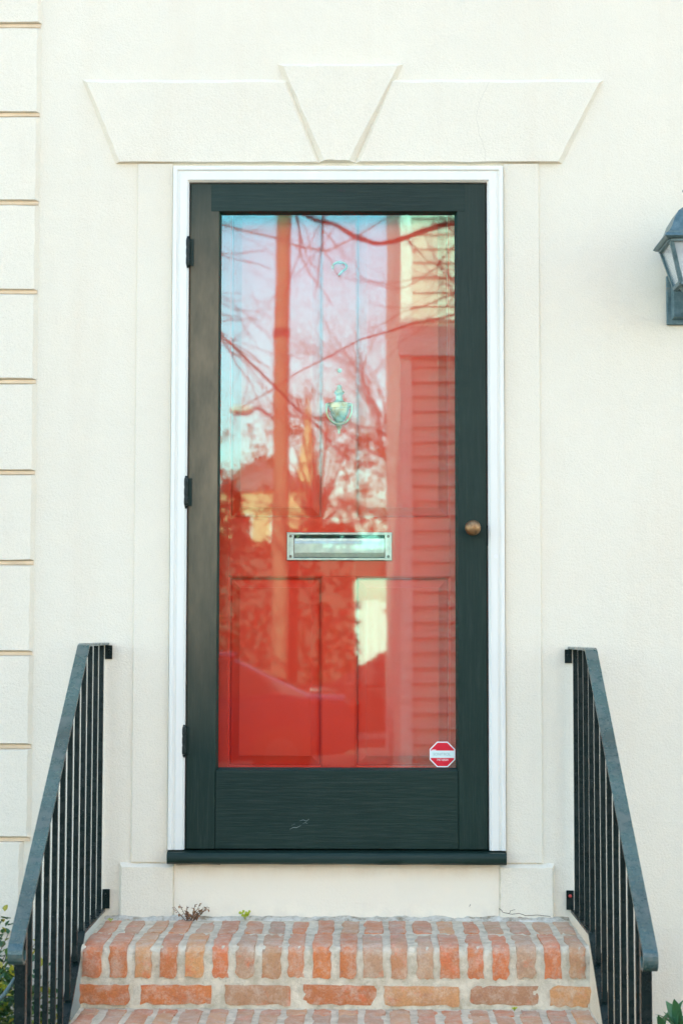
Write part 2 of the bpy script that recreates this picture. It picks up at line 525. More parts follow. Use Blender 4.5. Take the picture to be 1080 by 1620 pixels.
# ================================================================== HOUSE
house = empty('stucco_house', (0, 0, 0))
tag(house, 'cream stucco house front with flat arch and keystone over the doorway', 'house')
HX0, HX1, HD, HH = -7.0, 8.0, 9.0, 8.75
OX, OZ0, OZ1 = 0.505, 0.833, 2.958           # door opening
xs = [HX0, -OX, OX, HX1]; zs = [-0.12, OZ0, OZ1, HH]
wall = MB()
wall.add([(x, 0.0, z) for z in zs for x in xs],
         [(j * 4 + i, j * 4 + i + 1, (j + 1) * 4 + i + 1, (j + 1) * 4 + i) for j in range(3) for i in range(3) if (i, j) != (1, 1)])
# reveals of the opening
for (xa, za, xb, zb) in ((-OX, OZ0, -OX, OZ1), (OX, OZ1, OX, OZ0), (-OX, OZ1, OX, OZ1), (OX, OZ0, -OX, OZ0)):
    wall.add([(xa, 0, za), (xb, 0, zb), (xb, 0.26, zb), (xa, 0.26, za)], [(0, 1, 2, 3)])
wall.add([(-OX, 0.26, OZ0), (OX, 0.26, OZ0), (OX, 0.26, OZ1), (-OX, 0.26, OZ1)], [(0, 1, 2, 3)])
wall.add([(HX0, 0, -0.12), (HX0, 0, HH), (HX0, HD, HH), (HX0, HD, -0.12), (HX1, 0, -0.12), (HX1, 0, HH), (HX1, HD, HH), (HX1, HD, -0.12)],
         [(0, 1, 2, 3), (4, 7, 6, 5), (3, 2, 6, 7), (1, 5, 6, 2)])
wall.build('wall', MAT['stucco'], house)
MB().box(HX0 - 0.25, HX1 + 0.25, -0.25, HD + 0.25, HH + 0.003, HH + 0.18, 0.03).build('cornice', MAT['trim_paint'], house)

def inset(pts, top, side, bot):
    """front outline of a chamfered block given back outline TL, TR, BR, BL"""
    tl, tr, br, bl = pts
    return [(tl[0] + side, tl[1] - top), (tr[0] - side, tr[1] - top), (br[0] - side, br[1] + bot), (bl[0] + side, bl[1] + bot)]
def wavy_block(name, pts, top, side, bot, yb, yf, seed):
    """chamfered stucco block whose arrises wander a little, as trowelled ones do"""
    n = 9
    rr = random.Random(seed)
    def densify(p):
        out = []
        for k in range(4):
            a, b = p[k], p[(k + 1) % 4]
            for j in range(n):
                out.append([a[0] + (b[0] - a[0]) * j / n, a[1] + (b[1] - a[1]) * j / n])
        return out
    back, front = densify(pts), densify(inset(pts, top, side, bot))
    for k in range(len(back)):
        a = rr.uniform(-1, 1) * 0.0016; b = rr.uniform(-1, 1) * 0.0016
        front[k][0] += a; front[k][1] += b
        back[k][0] += a * 0.7; back[k][1] += b * 0.7
    return MB().block(back, front, yb, yf).build(name, MAT['stucco'], house)
LB, LT = 2.974, 3.242
wavy_block('lintel_block', [(-0.797, LT), (-0.150, LT), (-0.050, LB), (-0.692, LB)], 0.014, 0.018, 0.004, 0.002, -0.014, 1)
wavy_block('lintel_block', [(0.150, LT), (0.826, LT), (0.695, LB), (0.050, LB)], 0.014, 0.018, 0.004, 0.002, -0.014, 2)
wavy_block('keystone', [(-0.190, 3.290), (0.203, 3.290), (0.053, 2.978), (-0.064, 2.978)], 0.012, 0.020, 0.004, 0.001, -0.019, 3)
# pilaster strips beside the casing, on their plinths
for s in (-1, 1):
    a, b = sorted((s * 0.5105, s * 0.622))
    MB().block([(a, 2.9735), (b, 2.9735), (b, 0.834), (a, 0.834)], [(a + 0.001, 2.9735), (b - 0.004, 2.9735), (b - 0.004, 0.834), (a + 0.001, 0.834)] if s > 0 else
               [(a + 0.004, 2.9735), (b - 0.001, 2.9735), (b - 0.001, 0.834), (a + 0.004, 0.834)], 0.001, -0.0065).build('pilaster', MAT['stucco'], house)
    a, b = sorted((s * 0.484, s * 0.655))
    wavy_block('plinth', [(a, 0.832), (b, 0.832), (b, 0.66), (a, 0.66)], 0.012, 0.008, 0.0, 0.001, -0.019, 10 + s)
# flush panel under the sill
MB().box(-0.4885, 0.4885, -0.012, 0.0, 0.655, 0.8315).build('apron', MAT['sill_panel'], house)
# quoins on the corner: each block with its own chamfers
qz = [0.62, 0.900, 1.179, 1.4605, 1.736, 2.0125, 2.293, 2.5715, 2.850, 3.128, 3.410, 3.69, 3.97, 4.25, 4.53]
for k in range(len(qz) - 1):
    x1 = -0.923 if k > 0 else -0.945
    wavy_block('quoin_block', [(-1.62, qz[k + 1] - 0.0055), (x1, qz[k + 1] - 0.0055), (x1, qz[k] + 0.0055), (-1.62, qz[k] + 0.0055)], 0.006, 0.012, 0.004, 0.001, -0.016, 30 + k)
    if k:
        MB().box(-1.61, x1 - 0.004, -0.0065, 0.0015, qz[k] - 0.0052, qz[k] + 0.0052).build('joint', MAT['bounce_joint'], house)
# hairline cracks through the flat arch and the wall above it
def crack(pts, y, r, mat='crack'):
    p2 = []
    for i in range(len(pts) - 1):
        for j in range(5):
            f = j / 5
            p2.append((pts[i][0] * (1 - f) + pts[i + 1][0] * f + rng.uniform(-1, 1) * 0.0022, y, pts[i][1] * (1 - f) + pts[i + 1][1] * f))
    p2.append((pts[-1][0], y, pts[-1][1]))
    MB().tube(p2, r, 5).build('crack', MAT[mat], house)
crack([(0.468, 3.229), (0.440, 3.17), (0.428, 3.12), (0.437, 3.06), (0.454, 3.01), (0.456, 2.979)], -0.0138, 0.0005)
crack([(0.523, 3.335), (0.514, 3.30), (0.517, 3.262), (0.512, 3.245)], 0.0005, 0.0006)

crack([(0.487, 0.700), (0.500, 0.688), (0.525, 0.683), (0.548, 0.686), (0.565, 0.679), (0.600, 0.681), (0.640, 0.677)], -0.0188, 0.0011, 'deep_crack')
crack([(0.515, 0.684), (0.520, 0.693), (0.535, 0.697)], -0.0188, 0.0008, 'deep_crack')
crack([(0.400, 0.704), (0.402, 0.712)], -0.0121, 0.0007, 'deep_crack')
crack([(-0.482, 0.826), (-0.40, 0.829), (-0.35, 0.8275)], -0.0122, 0.0009, 'deep_crack')
# white moulded casing: mitred profile, (inward distance, y)
CX, CZ = 0.5085, 2.962
prof = [(0.0, 0.0), (0.0, -0.022), (0.004, -0.026), (0.012, -0.026), (0.015, -0.021), (0.019, -0.021), (0.023, -0.024), (0.043, -0.024), (0.0455, -0.021), (0.0495, -0.016), (0.0505, 0.03)]
def casing(name, ends):
    mb = MB()
    rows = [[(f(u)[0], y, f(u)[1]) for (u, y) in prof] for f in ends]
    n = len(prof)
    mb.add(rows[0] + rows[1], [(k, k + 1, n + k + 1, n + k) for k in range(n - 1)])
    return mb.build(name, MAT['white'], house)
casing('casing_head', [lambda u: (-CX + u, CZ - u), lambda u: (CX - u, CZ - u)])
casing('casing_jamb', [lambda u: (-CX + u, 0.872), lambda u: (-CX + u, CZ - u)])
casing('casing_jamb', [lambda u: (CX - u, 0.872), lambda u: (CX - u, CZ - u)])
# wooden sill, nose rounded and a little gnawed
def sill():
    mb = MB(); n = 60
    pr = [(0.05, 0.833), (-0.048, 0.833), (-0.056, 0.838), (-0.058, 0.848), (-0.056, 0.860), (-0.050, 0.8665), (0.05, 0.8715)]
    vs_ = []
    for i in range(n + 1):
        x = -0.507 + 1.014 * i / n
        for k, (y, z) in enumerate(pr):
            w = noise.noise((x * 9, k * 1.7, 3.0)) * 0.0022
            vs_.append((x, y + (w if 0 < k < 6 else 0), z + w * (0.7 if k < 5 else 0.3)))
    m = len(pr)
    fs_ = [(i * m + k, i * m + (k + 1) % m, (i + 1) * m + (k + 1) % m, (i + 1) * m + k) for i in range(n) for k in range(m)]
    fs_ += [tuple(range(m)), tuple(n * m + k for k in range(m - 1, -1, -1))]
    return mb.add(vs_, fs_).build('door_sill', MAT['green_h'], house, smooth=40)
sill()
# dark back jamb lining between the two doors
for s in (-1, 1):
    a, b = sorted((s * 0.4585, s * 0.503))
    MB().box(a, b, 0.032, 0.25, 0.872, 2.905).build('jamb_lining', MAT['white'], house)
MB().box(-0.503, 0.503, 0.032, 0.25, 2.9085, 2.957).build('head_lining', MAT['white'], house)

# ================================================================== STORM DOOR
storm = empty('storm_door', (0, 0, 0.872))
tag(storm, 'dark green wooden storm door with one tall glass pane', 'door', kind='thing')
def SP(mb, name, mat, smooth=None, parent=None):
    o = mb.build(name, mat, None, smooth)
    par = parent or storm
    o.parent = par
    if par is storm:
        o.matrix_parent_inverse = Matrix.Translation(-Vector((0, 0, 0.872)))
    return o
# every part is modelled in world coordinates under the origin of the Empty
SX, SZ0, SZ1 = 0.4555, 0.8725, 2.9105
YF, YB = -0.008, 0.028
GX, GZ0, GZ1 = 0.3665, 1.110, 2.823
for s in (-1, 1):
    a, b = sorted((s * GX, s * SX))
    SP(MB().box(a, b, YF, YB, SZ0, SZ1, 0.0022), 'stile', MAT['green_v' if s > 0 else 'green_glare'])
SP(MB().box(-0.392, 0.392, YF - 0.0012, YB - 0.002, GZ1, SZ1 - 0.001, 0.0015), 'top_rail', MAT['green_h'])
SP(MB().box(-GX + 0.0003, GX - 0.0003, YF - 0.0008, YB - 0.002, SZ0 + 0.001, GZ0, 0.002), 'bottom_rail', MAT['green_h'])
# glazing beads: sloped fillets round the pane
def bead(name, a, b, ia, ib, mat):
    # a, b outer ends at the front edge, ia, ib inner ends at the glass
    mb = MB()
    mb.add([(a[0], YF + 0.003, a[1]), (b[0], YF + 0.003, b[1]), (ib[0], 0.0125, ib[1]), (ia[0], 0.0125, ia[1]),
            (a[0], 0.0125, a[1]), (b[0], 0.0125, b[1])], [(0, 1, 2, 3), (0, 4, 5, 1), (0, 3, 4), (1, 5, 2)])
    return SP(mb, name, mat)
e = 0.0065
bead('glazing_bead', (-GX, GZ1), (GX, GZ1), (-GX + e, GZ1 - e), (GX - e, GZ1 - e), MAT['green_h'])
bead('glazing_bead', (-GX, GZ0), (GX, GZ0), (-GX + e, GZ0 + e), (GX - e, GZ0 + e), MAT['green_h'])
bead('glazing_bead', (-GX, GZ0), (-GX, GZ1), (-GX + e, GZ0 + e), (-GX + e, GZ1 - e), MAT['green_v'])
bead('glazing_bead', (GX, GZ0), (GX, GZ1), (GX - e, GZ0 + e), (GX - e, GZ1 - e), MAT['green_v'])
pane = SP(MB().box(-GX + 0.001, GX - 0.001, 0.0130, 0.0165, GZ0 + 0.001, GZ1 - 0.001), 'glass_pane', MAT['glass'])
tag(pane, label='tall clear pane mirroring sky, bare branches and the house across')
# knob with rose
knob_o = MB()
knob_prof = [(0.0, -0.001), (0.019, -0.001), (0.020, 0.003), (0.0125, 0.007), (0.0095, 0.015), (0.010, 0.022), (0.017, 0.028), (0.0225, 0.036), (0.0238, 0.043), (0.0225, 0.051), (0.017, 0.057), (0.008, 0.060), (0.001, 0.0605)]
knob_o.lathe(knob_prof, 28)
knob_o.v = [(0.410 + x, YF - z, 1.842 + y) for x, y, z in knob_o.v]
SP(knob_o, 'knob', MAT['bronze'], smooth=50)
# latch gap plate on the edge and an old screw filler on the casing
SP(MB().box(0.4558, 0.4579, -0.006, 0.012, 1.79, 1.852, 0.0004), 'latch_plate', MAT['hole'])
MB().tube([(0.481, -0.0225, 1.757), (0.481, -0.0255, 1.757)], 0.0062, 14).build('screw_plug', MAT['trim_paint'], house)
# butt hinges: knuckle barrel, finial tips and the visible leaf
for z0, z1 in ((2.652, 2.736), (1.910, 1.995), (1.157, 1.240)):
    h = SP(MB().tube([(-0.4605, -0.022, z0 + (z1 - z0) * k / 12) for k in range(13)], [0.0068 if k % 4 else 0.0058 for k in range(13)], 12), 'hinge', MAT['rail'], smooth=40)
    SP(MB().tube([(-0.4605, -0.022, z0 - 0.009), (-0.4605, -0.022, z0 - 0.001)], [0.002, 0.0052], 10), 'hinge_tip', MAT['rail'], parent=h)
    SP(MB().tube([(-0.4605, -0.022, z1 + 0.001), (-0.4605, -0.022, z1 + 0.006)], [0.0052, 0.003], 10), 'hinge_tip', MAT['rail'], parent=h)
    SP(MB().box(-0.4605, -0.4440, -0.0112, -0.0086, z0, z1, 0.0006), 'hinge_leaf', MAT['green_v'], parent=h)
# old nail holes and chips
for x, z, r in ((0.0085, 2.889, 0.004), (0.019, 2.887, 0.003), (0.0, 2.8885, 0.0022)):
    SP(MB().tube([(x, YF - 0.0016, z), (x, YF - 0.0006, z)], r, 9), 'nail_hole', MAT['hole'])
# pale scuff left on the bottom rail
for pts in ([(-0.142, 0.932), (-0.132, 0.938), (-0.121, 0.9375), (-0.108, 0.944)], [(-0.113, 0.957), (-0.101, 0.961), (-0.092, 0.957), (-0.082, 0.964)], [(-0.136, 0.9445), (-0.126, 0.9485)], [(-0.103, 0.950), (-0.094, 0.9525), (-0.088, 0.949)]):
    SP(MB().tube([(x, YF - 0.0006, z) for x, z in pts], [0.0004] + [0.0011] * (len(pts) - 2) + [0.0004], 5), 'scuff', MAT['scuff'])
# octagonal alarm company sticker on the lower corner of the pane
ST = Vector((0.3195, 0.0122, 1.1565)); SR = 0.0385
def octo(r):
    c = r / math.cos(math.pi / 8)
    return [(c * math.cos(math.pi / 8 + k * math.pi / 4), c * math.sin(math.pi / 8 + k * math.pi / 4)) for k in range(8)]
def flat_shape(pts, y0, y1):
    n = len(pts)
    vs_ = [(ST.x + x, y0, ST.z + z) for x, z in pts] + [(ST.x + x, y1, ST.z + z) for x, z in pts]
    return MB().add(vs_, [tuple(range(n)), tuple(range(2 * n - 1, n - 1, -1))] + [(k, (k + 1) % n, n + (k + 1) % n, n + k) for k in range(n)])
stk = SP(flat_shape(octo(SR), 0.0122, 0.0128), 'alarm_sticker', MAT['sticker_white'])
tag(stk, label='red and white octagonal alarm sticker in the lower corner of the pane')
ri = SR - 0.0032
def clip_oct(z0, z1):
    t = ri * math.tan(math.pi / 8)
    def half(z):
        return ri if abs(z) <= t else ri - (abs(z) - t)
    zz = sorted({z0, z1} | {z for z in (-t, t) if z0 < z < z1})
    return [(half(z), z) for z in zz] + [(-half(z), z) for z in reversed(zz)]
SP(flat_shape(clip_oct(0.0115, ri), 0.0119, 0.0122), 'red_field', MAT['sticker_red'], parent=stk)
SP(flat_shape(clip_oct(-ri, -0.0105), 0.0119, 0.0122), 'red_field', MAT['sticker_red'], parent=stk)
SP(flat_shape(clip_oct(-0.0095, 0.0100), 0.0119, 0.0122), 'pale_band', MAT['sticker_mint'], parent=stk)
def lettering(body, size, x, z, mat, name, stretch=1.0):
    cu = bpy.data.curves.new(name, 'FONT')
    cu.body = body; cu.size = size; cu.align_x = 'CENTER'; cu.align_y = 'CENTER'; cu.extrude = 0.0
    tmp = bpy.data.objects.new(name, cu)
    COL.objects.link(tmp)
    dg = bpy.context.evaluated_depsgraph_get()
    me = bpy.data.meshes.new_from_object(tmp.evaluated_get(dg))
    bpy.data.objects.remove(tmp)
    for v in me.vertices:
        v.co = (ST.x + x + v.co.x * stretch, 0.0116, ST.z + z + v.co.y)
    me.materials.clear()
    o = link(name, me, mat)
    o.parent = stk
    return o
lettering('SONITROL', 0.0115, -0.002, 0.0002, MAT['sticker_grey'], 'lettering', 0.95)
lettering('747-0504', 0.0092, 0.0, -0.0165, MAT['sticker_white'], 'lettering', 1.0)
SP(flat_shape([(-0.0320, 0.0122), (-0.0195, 0.0122), (-0.0195, 0.0142), (-0.0320, 0.0142)], 0.0116, 0.0119), 'print_line', MAT['sticker_white'], parent=stk)

# ================================================================== RED FRONT DOOR
door = empty('front_door', (0.004, 0.08, 0.875))
tag(door, 'red panelled front door behind the storm glass, with knocker and mail slot', 'door', kind='thing')
DINV = Matrix.Translation(-Vector((0.004, 0.08, 0.875)))
def DP(mb, name, mat, smooth=None, parent=None):
    o = mb.build(name, mat, None, smooth)
    o.parent = parent or door
    if parent is None:
        o.matrix_parent_inverse = DINV.copy()
    return o
DC = 0.0045
DL, DR, DZ0, DZ1 = -0.452, 0.4555, 0.876, 2.9045
DP(MB().box(DL + 0.002, DR - 0.002, 0.1215, 0.138, DZ0 + 0.002, DZ1 - 0.002), 'slab', MAT['red'])
pl0, pl1, pr0, pr1 = DC - 0.341, DC - 0.0505, DC + 0.0505, DC + 0.3425
lz0, lz1, uz0, uz1 = 1.112, 1.698, 1.878, 2.862
DY, DB = 0.080, 0.1035
DP(MB().box(DL, pl0, DY, DB, DZ0, DZ1, 0.001), 'stile', MAT['red'])
DP(MB().box(pr1, DR, DY, DB, DZ0, DZ1, 0.001), 'stile', MAT['red'])
DP(MB().box(pl0 + 0.0003, pr1 - 0.0003, DY + 0.0003, DB, DZ0, lz0, 0.001), 'rail', MAT['red'])
DP(MB().box(pl0 + 0.0003, pr1 - 0.0003, DY + 0.0003, DB, lz1, uz0, 0.001), 'rail', MAT['red'])
DP(MB().box(pl0 + 0.0003, pr1 - 0.0003, DY + 0.0003, DB, uz1, DZ1, 0.001), 'rail', MAT['red'])
for z0, z1 in ((lz0, lz1), (uz0, uz1)):
    DP(MB().box(pl1, pr0, DY + 0.0006, DB, z0 + 0.0003, z1 - 0.0003, 0.001), 'mullion', MAT['red'])
    for x0, x1 in ((pl0, pl1), (pr0, pr1)):
        mb = MB()
        # sunk moulding, margin, raised field
        def ring(d, y):
            return [(x0 + d, y, z0 + d), (x1 - d, y, z0 + d), (x1 - d, y, z1 - d), (x0 + d, y, z1 - d)]
        rings = [ring(0.0004, 0.0832), ring(0.0045, 0.0860), ring(0.0050, 0.1090), ring(0.0088, 0.1090), ring(0.0096, 0.1000), ring(0.0120, 0.0995), ring(0.034, 0.0880), ring(0.0345, 0.0855), ring(0.06, 0.0855)]
        vs_ = [p for r_ in rings for p in r_]
        fs_ = [(i * 4 + k, i * 4 + (k + 1) % 4, i * 4 + 4 + (k + 1) % 4, i * 4 + 4 + k) for i in range(len(rings) - 1) for k in range(4)]
        fs_.append(tuple((len(rings) - 1) * 4 + k for k in range(4)))
        mb.add(vs_, fs_)
        DP(mb, 'panel', MAT['red'])
# mail slot
MX0, MX1, MZ0, MZ1 = -0.157, 0.168, 1.7475, 1.835
def frame_ring(mb, x0, x1, z0, z1, w, yb, yf, ch):
    o_ = [(x0, z0), (x1, z0), (x1, z1), (x0, z1)]
    def ins(d): return [(x0 + d, z0 + d), (x1 - d, z0 + d), (x1 - d, z1 - d), (x0 + d, z1 - d)]
    rings = [(0, yb), (0, yf + ch), (ch, yf), (w - ch, yf), (w, yf + ch), (w, yb)]
    vs_ = [(x, y, z) for d, y in rings for x, z in ins(d)]
    fs_ = [(i * 4 + k, i * 4 + (k + 1) % 4, i * 4 + 4 + (k + 1) % 4, i * 4 + 4 + k) for i in range(len(rings) - 1) for k in range(4)]
    mb.add(vs_, fs_)
ms = MB()
frame_ring(ms, MX0, MX1, MZ0, MZ1, 0.0085, 0.0796, 0.0715, 0.002)
ms.box(MX0 + 0.007, MX0 + 0.0215, 0.0735, 0.0795, MZ0 + 0.0085, MZ1 - 0.0085)
ms.box(MX1 - 0.0215, MX1 - 0.007, 0.0735, 0.0795, MZ0 + 0.0085, MZ1 - 0.0085)
slot = DP(ms, 'mail_slot', MAT['nickel'])
tag(slot, label='nickel mail slot with hinged flap on the red door')
DP(MB().box(MX0 + 0.022, MX1 - 0.022, 0.0785, 0.0796, MZ0 + 0.0086, MZ1 - 0.0086), 'slot_gap', MAT['hole'], parent=slot)
fl = MB()
fx0, fx1 = MX0 + 0.0235, MX1 - 0.0235
pf = [(0.0784, MZ0 + 0.0105), (0.0745, MZ0 + 0.0105), (0.0722, MZ0 + 0.0225), (0.0712, MZ0 + 0.0235), (0.0705, MZ0 + 0.0515), (0.0715, MZ0 + 0.0525), (0.0742, MZ0 + 0.0600), (0.0730, MZ0 + 0.0610), (0.0740, MZ0 + 0.0675), (0.0784, MZ0 + 0.0685)]
n = len(pf)
fl.add([(x, y, z) for x in (fx0, fx1) for y, z in pf], [(k, (k + 1) % n, n + (k + 1) % n, n + k) for k in range(n)] + [tuple(range(n)), tuple(range(2 * n - 1, n - 1, -1))])
DP(fl, 'flap', MAT['nickel'], parent=slot)
for x in (MX0 + 0.0115, MX1 - 0.0115):
    for z in (MZ0 + 0.0125, MZ1 - 0.0125):
        sc = MB().lathe([(0.0001, 0.0012), (0.0035, 0.001), (0.0046, 0.0), (0.0046, -0.002)], 14)
        sc.v = [(x + a, 0.0728 - c, z + b) for a, b, c in sc.v]
        DP(sc, 'screw', MAT['screw'], smooth=30, parent=slot)
# urn knocker
KX, KZ = 0.0042, 2.2300
urn = MB()
up = [(0.0005, -0.087), (0.0035, -0.086), (0.0042, -0.082), (0.0028, -0.0785), (0.0060, -0.072), (0.0095, -0.064), (0.0075, -0.061), (0.0072, -0.056), (0.0105, -0.053), (0.018, -0.042), (0.0255, -0.028), (0.0290, -0.014), (0.0290, -0.0085), (0.0335, -0.0075), (0.0335, 0.0085), (0.0275, 0.0095), (0.0200, 0.0115), (0.0110, 0.0185), (0.0090, 0.0320), (0.0135, 0.0375), (0.0160, 0.0420), (0.0125, 0.0470), (0.0070, 0.0520), (0.0075, 0.0590), (0.0045, 0.0650), (0.0005, 0.0670)]
urn.lathe(up, 24, (KX, 0.0795, KZ), 1.0, 0.62)
kn = DP(urn, 'door_knocker', MAT['aged_brass'], smooth=50)
tag(kn, label='small verdigris urn door knocker behind the glass')
loop = [(KX + 0.0395 * math.cos(a) * (1.0 if math.sin(a) > -0.35 else 1.0), 0.066, KZ - 0.012 + (0.047 * math.sin(a) if math.sin(a) < 0 else 0)) for a in [math.pi + math.pi * k / 20 for k in range(21)]]
loop = [(KX - 0.0395, 0.070, KZ + 0.004)] + loop + [(KX + 0.0395, 0.070, KZ + 0.004)]
DP(MB().tube(loop, [0.0032] * 6 + [0.0040] * 11 + [0.0032] * 6, 10), 'striker_loop', MAT['aged_brass'], smooth=60, parent=kn)
DP(MB().tube([(KX - 0.041, 0.070, KZ + 0.0025), (KX + 0.041, 0.070, KZ + 0.0025)], 0.0045, 10), 'pivot_bar', MAT['aged_brass'], smooth=40, parent=kn)
pe = MB().lathe([(0.0001, 0.0050), (0.0040, 0.0045), (0.0062, 0.0025), (0.0066, 0.0)], 16)
pe.v = [(0.0048 + a, 0.0800 - c, 2.341 + b) for a, b, c in pe.v]
DP(pe, 'peephole', MAT['aged_brass'], smooth=30)
# wreath hook
hk = [(0.0048 + 0.022 * math.cos(a), 0.074, 2.668 + 0.014 * math.sin(a)) for a in [math.pi * (1.15 - 1.45 * k / 14) for k in range(15)]]
hk += [(0.010, 0.071, 2.650), (0.001, 0.070, 2.640)]
DP(MB().tube(hk, 0.0032, 8).tube([(0.0048, 0.0805, 2.6815), (0.0048, 0.073, 2.6815)], 0.004, 8), 'wreath_hook', MAT['aged_brass'], smooth=60)

# ================================================================== BRICK STEPS
steps = empty('brick_steps', (0, -0.6, 0))
tag(steps, 'old red brick steps with pale mortar leading up to the door', 'steps')
SINV = Matrix.Translation(-Vector((0, -0.6, 0)))
def TP(o):
    o.parent = steps
    o.matrix_parent_inverse = SINV.copy()
    return o
RISE, NOSE = 0.167, [-0.48, -0.73, -0.98, -1.23]
SW = 0.699
TOPS = [0.668 - RISE * k for k in range(4)]
# mortar core: stepped profile with worn noses, recessed behind the brick faces and roughened
def core():
    rec, rn = 0.0055, 0.026
    pr = []
    for k in range(4):
        yf, zt = NOSE[k] + rec, TOPS[k] - rec * 0.7
        back = 0.0 if k == 0 else NOSE[k - 1] + rec
        m = 10 if k == 0 else 5
        for j in range(m):
            pr.append((back + (yf + rn - back) * (j / m), zt))
        for j in range(5):
            a = math.pi / 2 * j / 4
            pr.append((yf + rn - rn * math.sin(a), zt - rn + rn * math.cos(a)))
        zb = (TOPS[k + 1] - rec * 0.7) if k < 3 else -0.125
        for j in range(1, 9):
            pr.append((yf, zt - rn + (zb - zt + rn) * j / 9))
    pr += [(NOSE[3] + rec, -0.13), (0.0, -0.13)]
    nx = 190
    m = len(pr)
    vs_ = []
    for i in range(nx + 1):
        x = -SW + 0.002 + (2 * SW - 0.004) * i / nx
        for k, (y, z) in enumerate(pr):
            w = noise.noise((x * 38, y * 38, z * 38)) * 0.0034 + noise.noise((x * 110, y * 110, z * 110)) * 0.0018
            inner = k >= m - 2
            vs_.append((x, y - (0 if inner else w * 0.8), z + (0 if inner else w * 0.6)))
    fs_ = [(i * m + k, i * m + (k + 1) % m, (i + 1) * m + (k + 1) % m, (i + 1) * m + k) for i in range(nx) for k in range(m)]
    fs_ += [tuple(range(m)), tuple(nx * m + k for k in range(m - 1, -1, -1))]
    TP(MB().add(vs_, fs_).build('mortar', MAT['mortar'], None, smooth=60))
core()
brick_meshes = {}
def rough_brick(kind, w, d, h, nose=False, var=0):
    """one of a few worn bricks, centred on x, front at y=0, top at z=0; nose = rounded top front arris"""
    key = (kind, var)
    if key in brick_meshes:
        return brick_meshes[key]
    rr = random.Random(hash((kind, var)) % 99991 if False else sum(map(ord, kind)) * 31 + var)
    bm = bmesh.new()
    nx, ny, nz = (5, 4, 5) if w < 0.1 else (10, 2, 4)
    pts = {}
    def get(i, j, k):
        if (i, j, k) not in pts:
            pts[(i, j, k)] = bm.verts.new((-w / 2 + w * i / nx, d * j / ny, -h + h * k / nz))
        return pts[(i, j, k)]
    for i in range(nx):
        for j in range(ny):
            bm.faces.new((get(i, j, nz), get(i + 1, j, nz), get(i + 1, j + 1, nz), get(i, j + 1, nz)))
            bm.faces.new((get(i, j, 0), get(i, j + 1, 0), get(i + 1, j + 1, 0), get(i + 1, j, 0)))
    for i in range(nx):
        for k in range(nz):
            bm.faces.new((get(i, 0, k), get(i + 1, 0, k), get(i + 1, 0, k + 1), get(i, 0, k + 1)))
            bm.faces.new((get(i, ny, k), get(i, ny, k + 1), get(i + 1, ny, k + 1), get(i + 1, ny, k)))
    for j in range(ny):
        for k in range(nz):
            bm.faces.new((get(0, j, k), get(0, j, k + 1), get(0, j + 1, k + 1), get(0, j + 1, k)))
            bm.faces.new((get(nx, j, k), get(nx, j + 1, k), get(nx, j + 1, k + 1), get(nx, j, k + 1)))
    for (i, j, k), v in pts.items():
        ex = (i in (0, nx)) + (j in (0, ny)) + (k in (0, nz))
        c = Vector((0, d / 2, -h / 2))
        if ex >= 2:                         # pull arrises and corners in: worn edges
            s = rr.choice((0.0012, 0.002, 0.003, 0.004, 0.0065)) * rr.uniform(0.7, 1.1) * (1.5 if ex == 3 else 1)
            if i in (0, nx): v.co.x -= math.copysign(s, v.co.x)
            if j == 0: v.co.y += s * 0.7
            if k == nz: v.co.z -= s * 0.7
            if k == 0: v.co.z += s
        v.co += Vector((rr.uniform(-1, 1), rr.uniform(-0.6, 0.6), rr.uniform(-1, 1))) * 0.0012
        if nose and j == 0 and k == nz:
            v.co.y += 0.0085; v.co.z -= 0.005
        if nose and j == 1 and k == nz:
            v.co.y -= max(0, d / ny - 0.030)
        if nose and j == 0 and k == nz - 1:
            v.co.z += max(0, h / nz - 0.020)
    me = bpy.data.meshes.new(kind)
    bmesh.ops.recalc_face_normals(bm, faces=bm.faces[:])
    bm.to_mesh(me); bm.free()
    me.materials.append(MAT['brick'])
    me.shade_smooth()
    me.set_sharp_from_angle(angle=R(48))
    brick_meshes[key] = me
    return me
def brick(kind, w, d, h, x, y, z, rr, nose=False, nvar=7, jit=1.0):
    me = rough_brick(kind, w, d, h, nose, rr.randrange(nvar))
    o = bpy.data.objects.new('brick', me)
    COL.objects.link(o)
    o.location = (x + rr.uniform(-1, 1) * 0.0022 * jit, y + rr.uniform(-1, 1) * 0.0016 * jit, z + rr.uniform(-1, 1) * 0.0014 * jit)
    o.rotation_euler = (rr.uniform(-1, 1) * 0.008, rr.uniform(-1, 1) * 0.022 * jit, rr.uniform(-1, 1) * 0.010)
    o.scale = (rr.uniform(0.88, 1.06), 1, rr.uniform(0.97, 1.03))
    return TP(o)
br = random.Random(21)
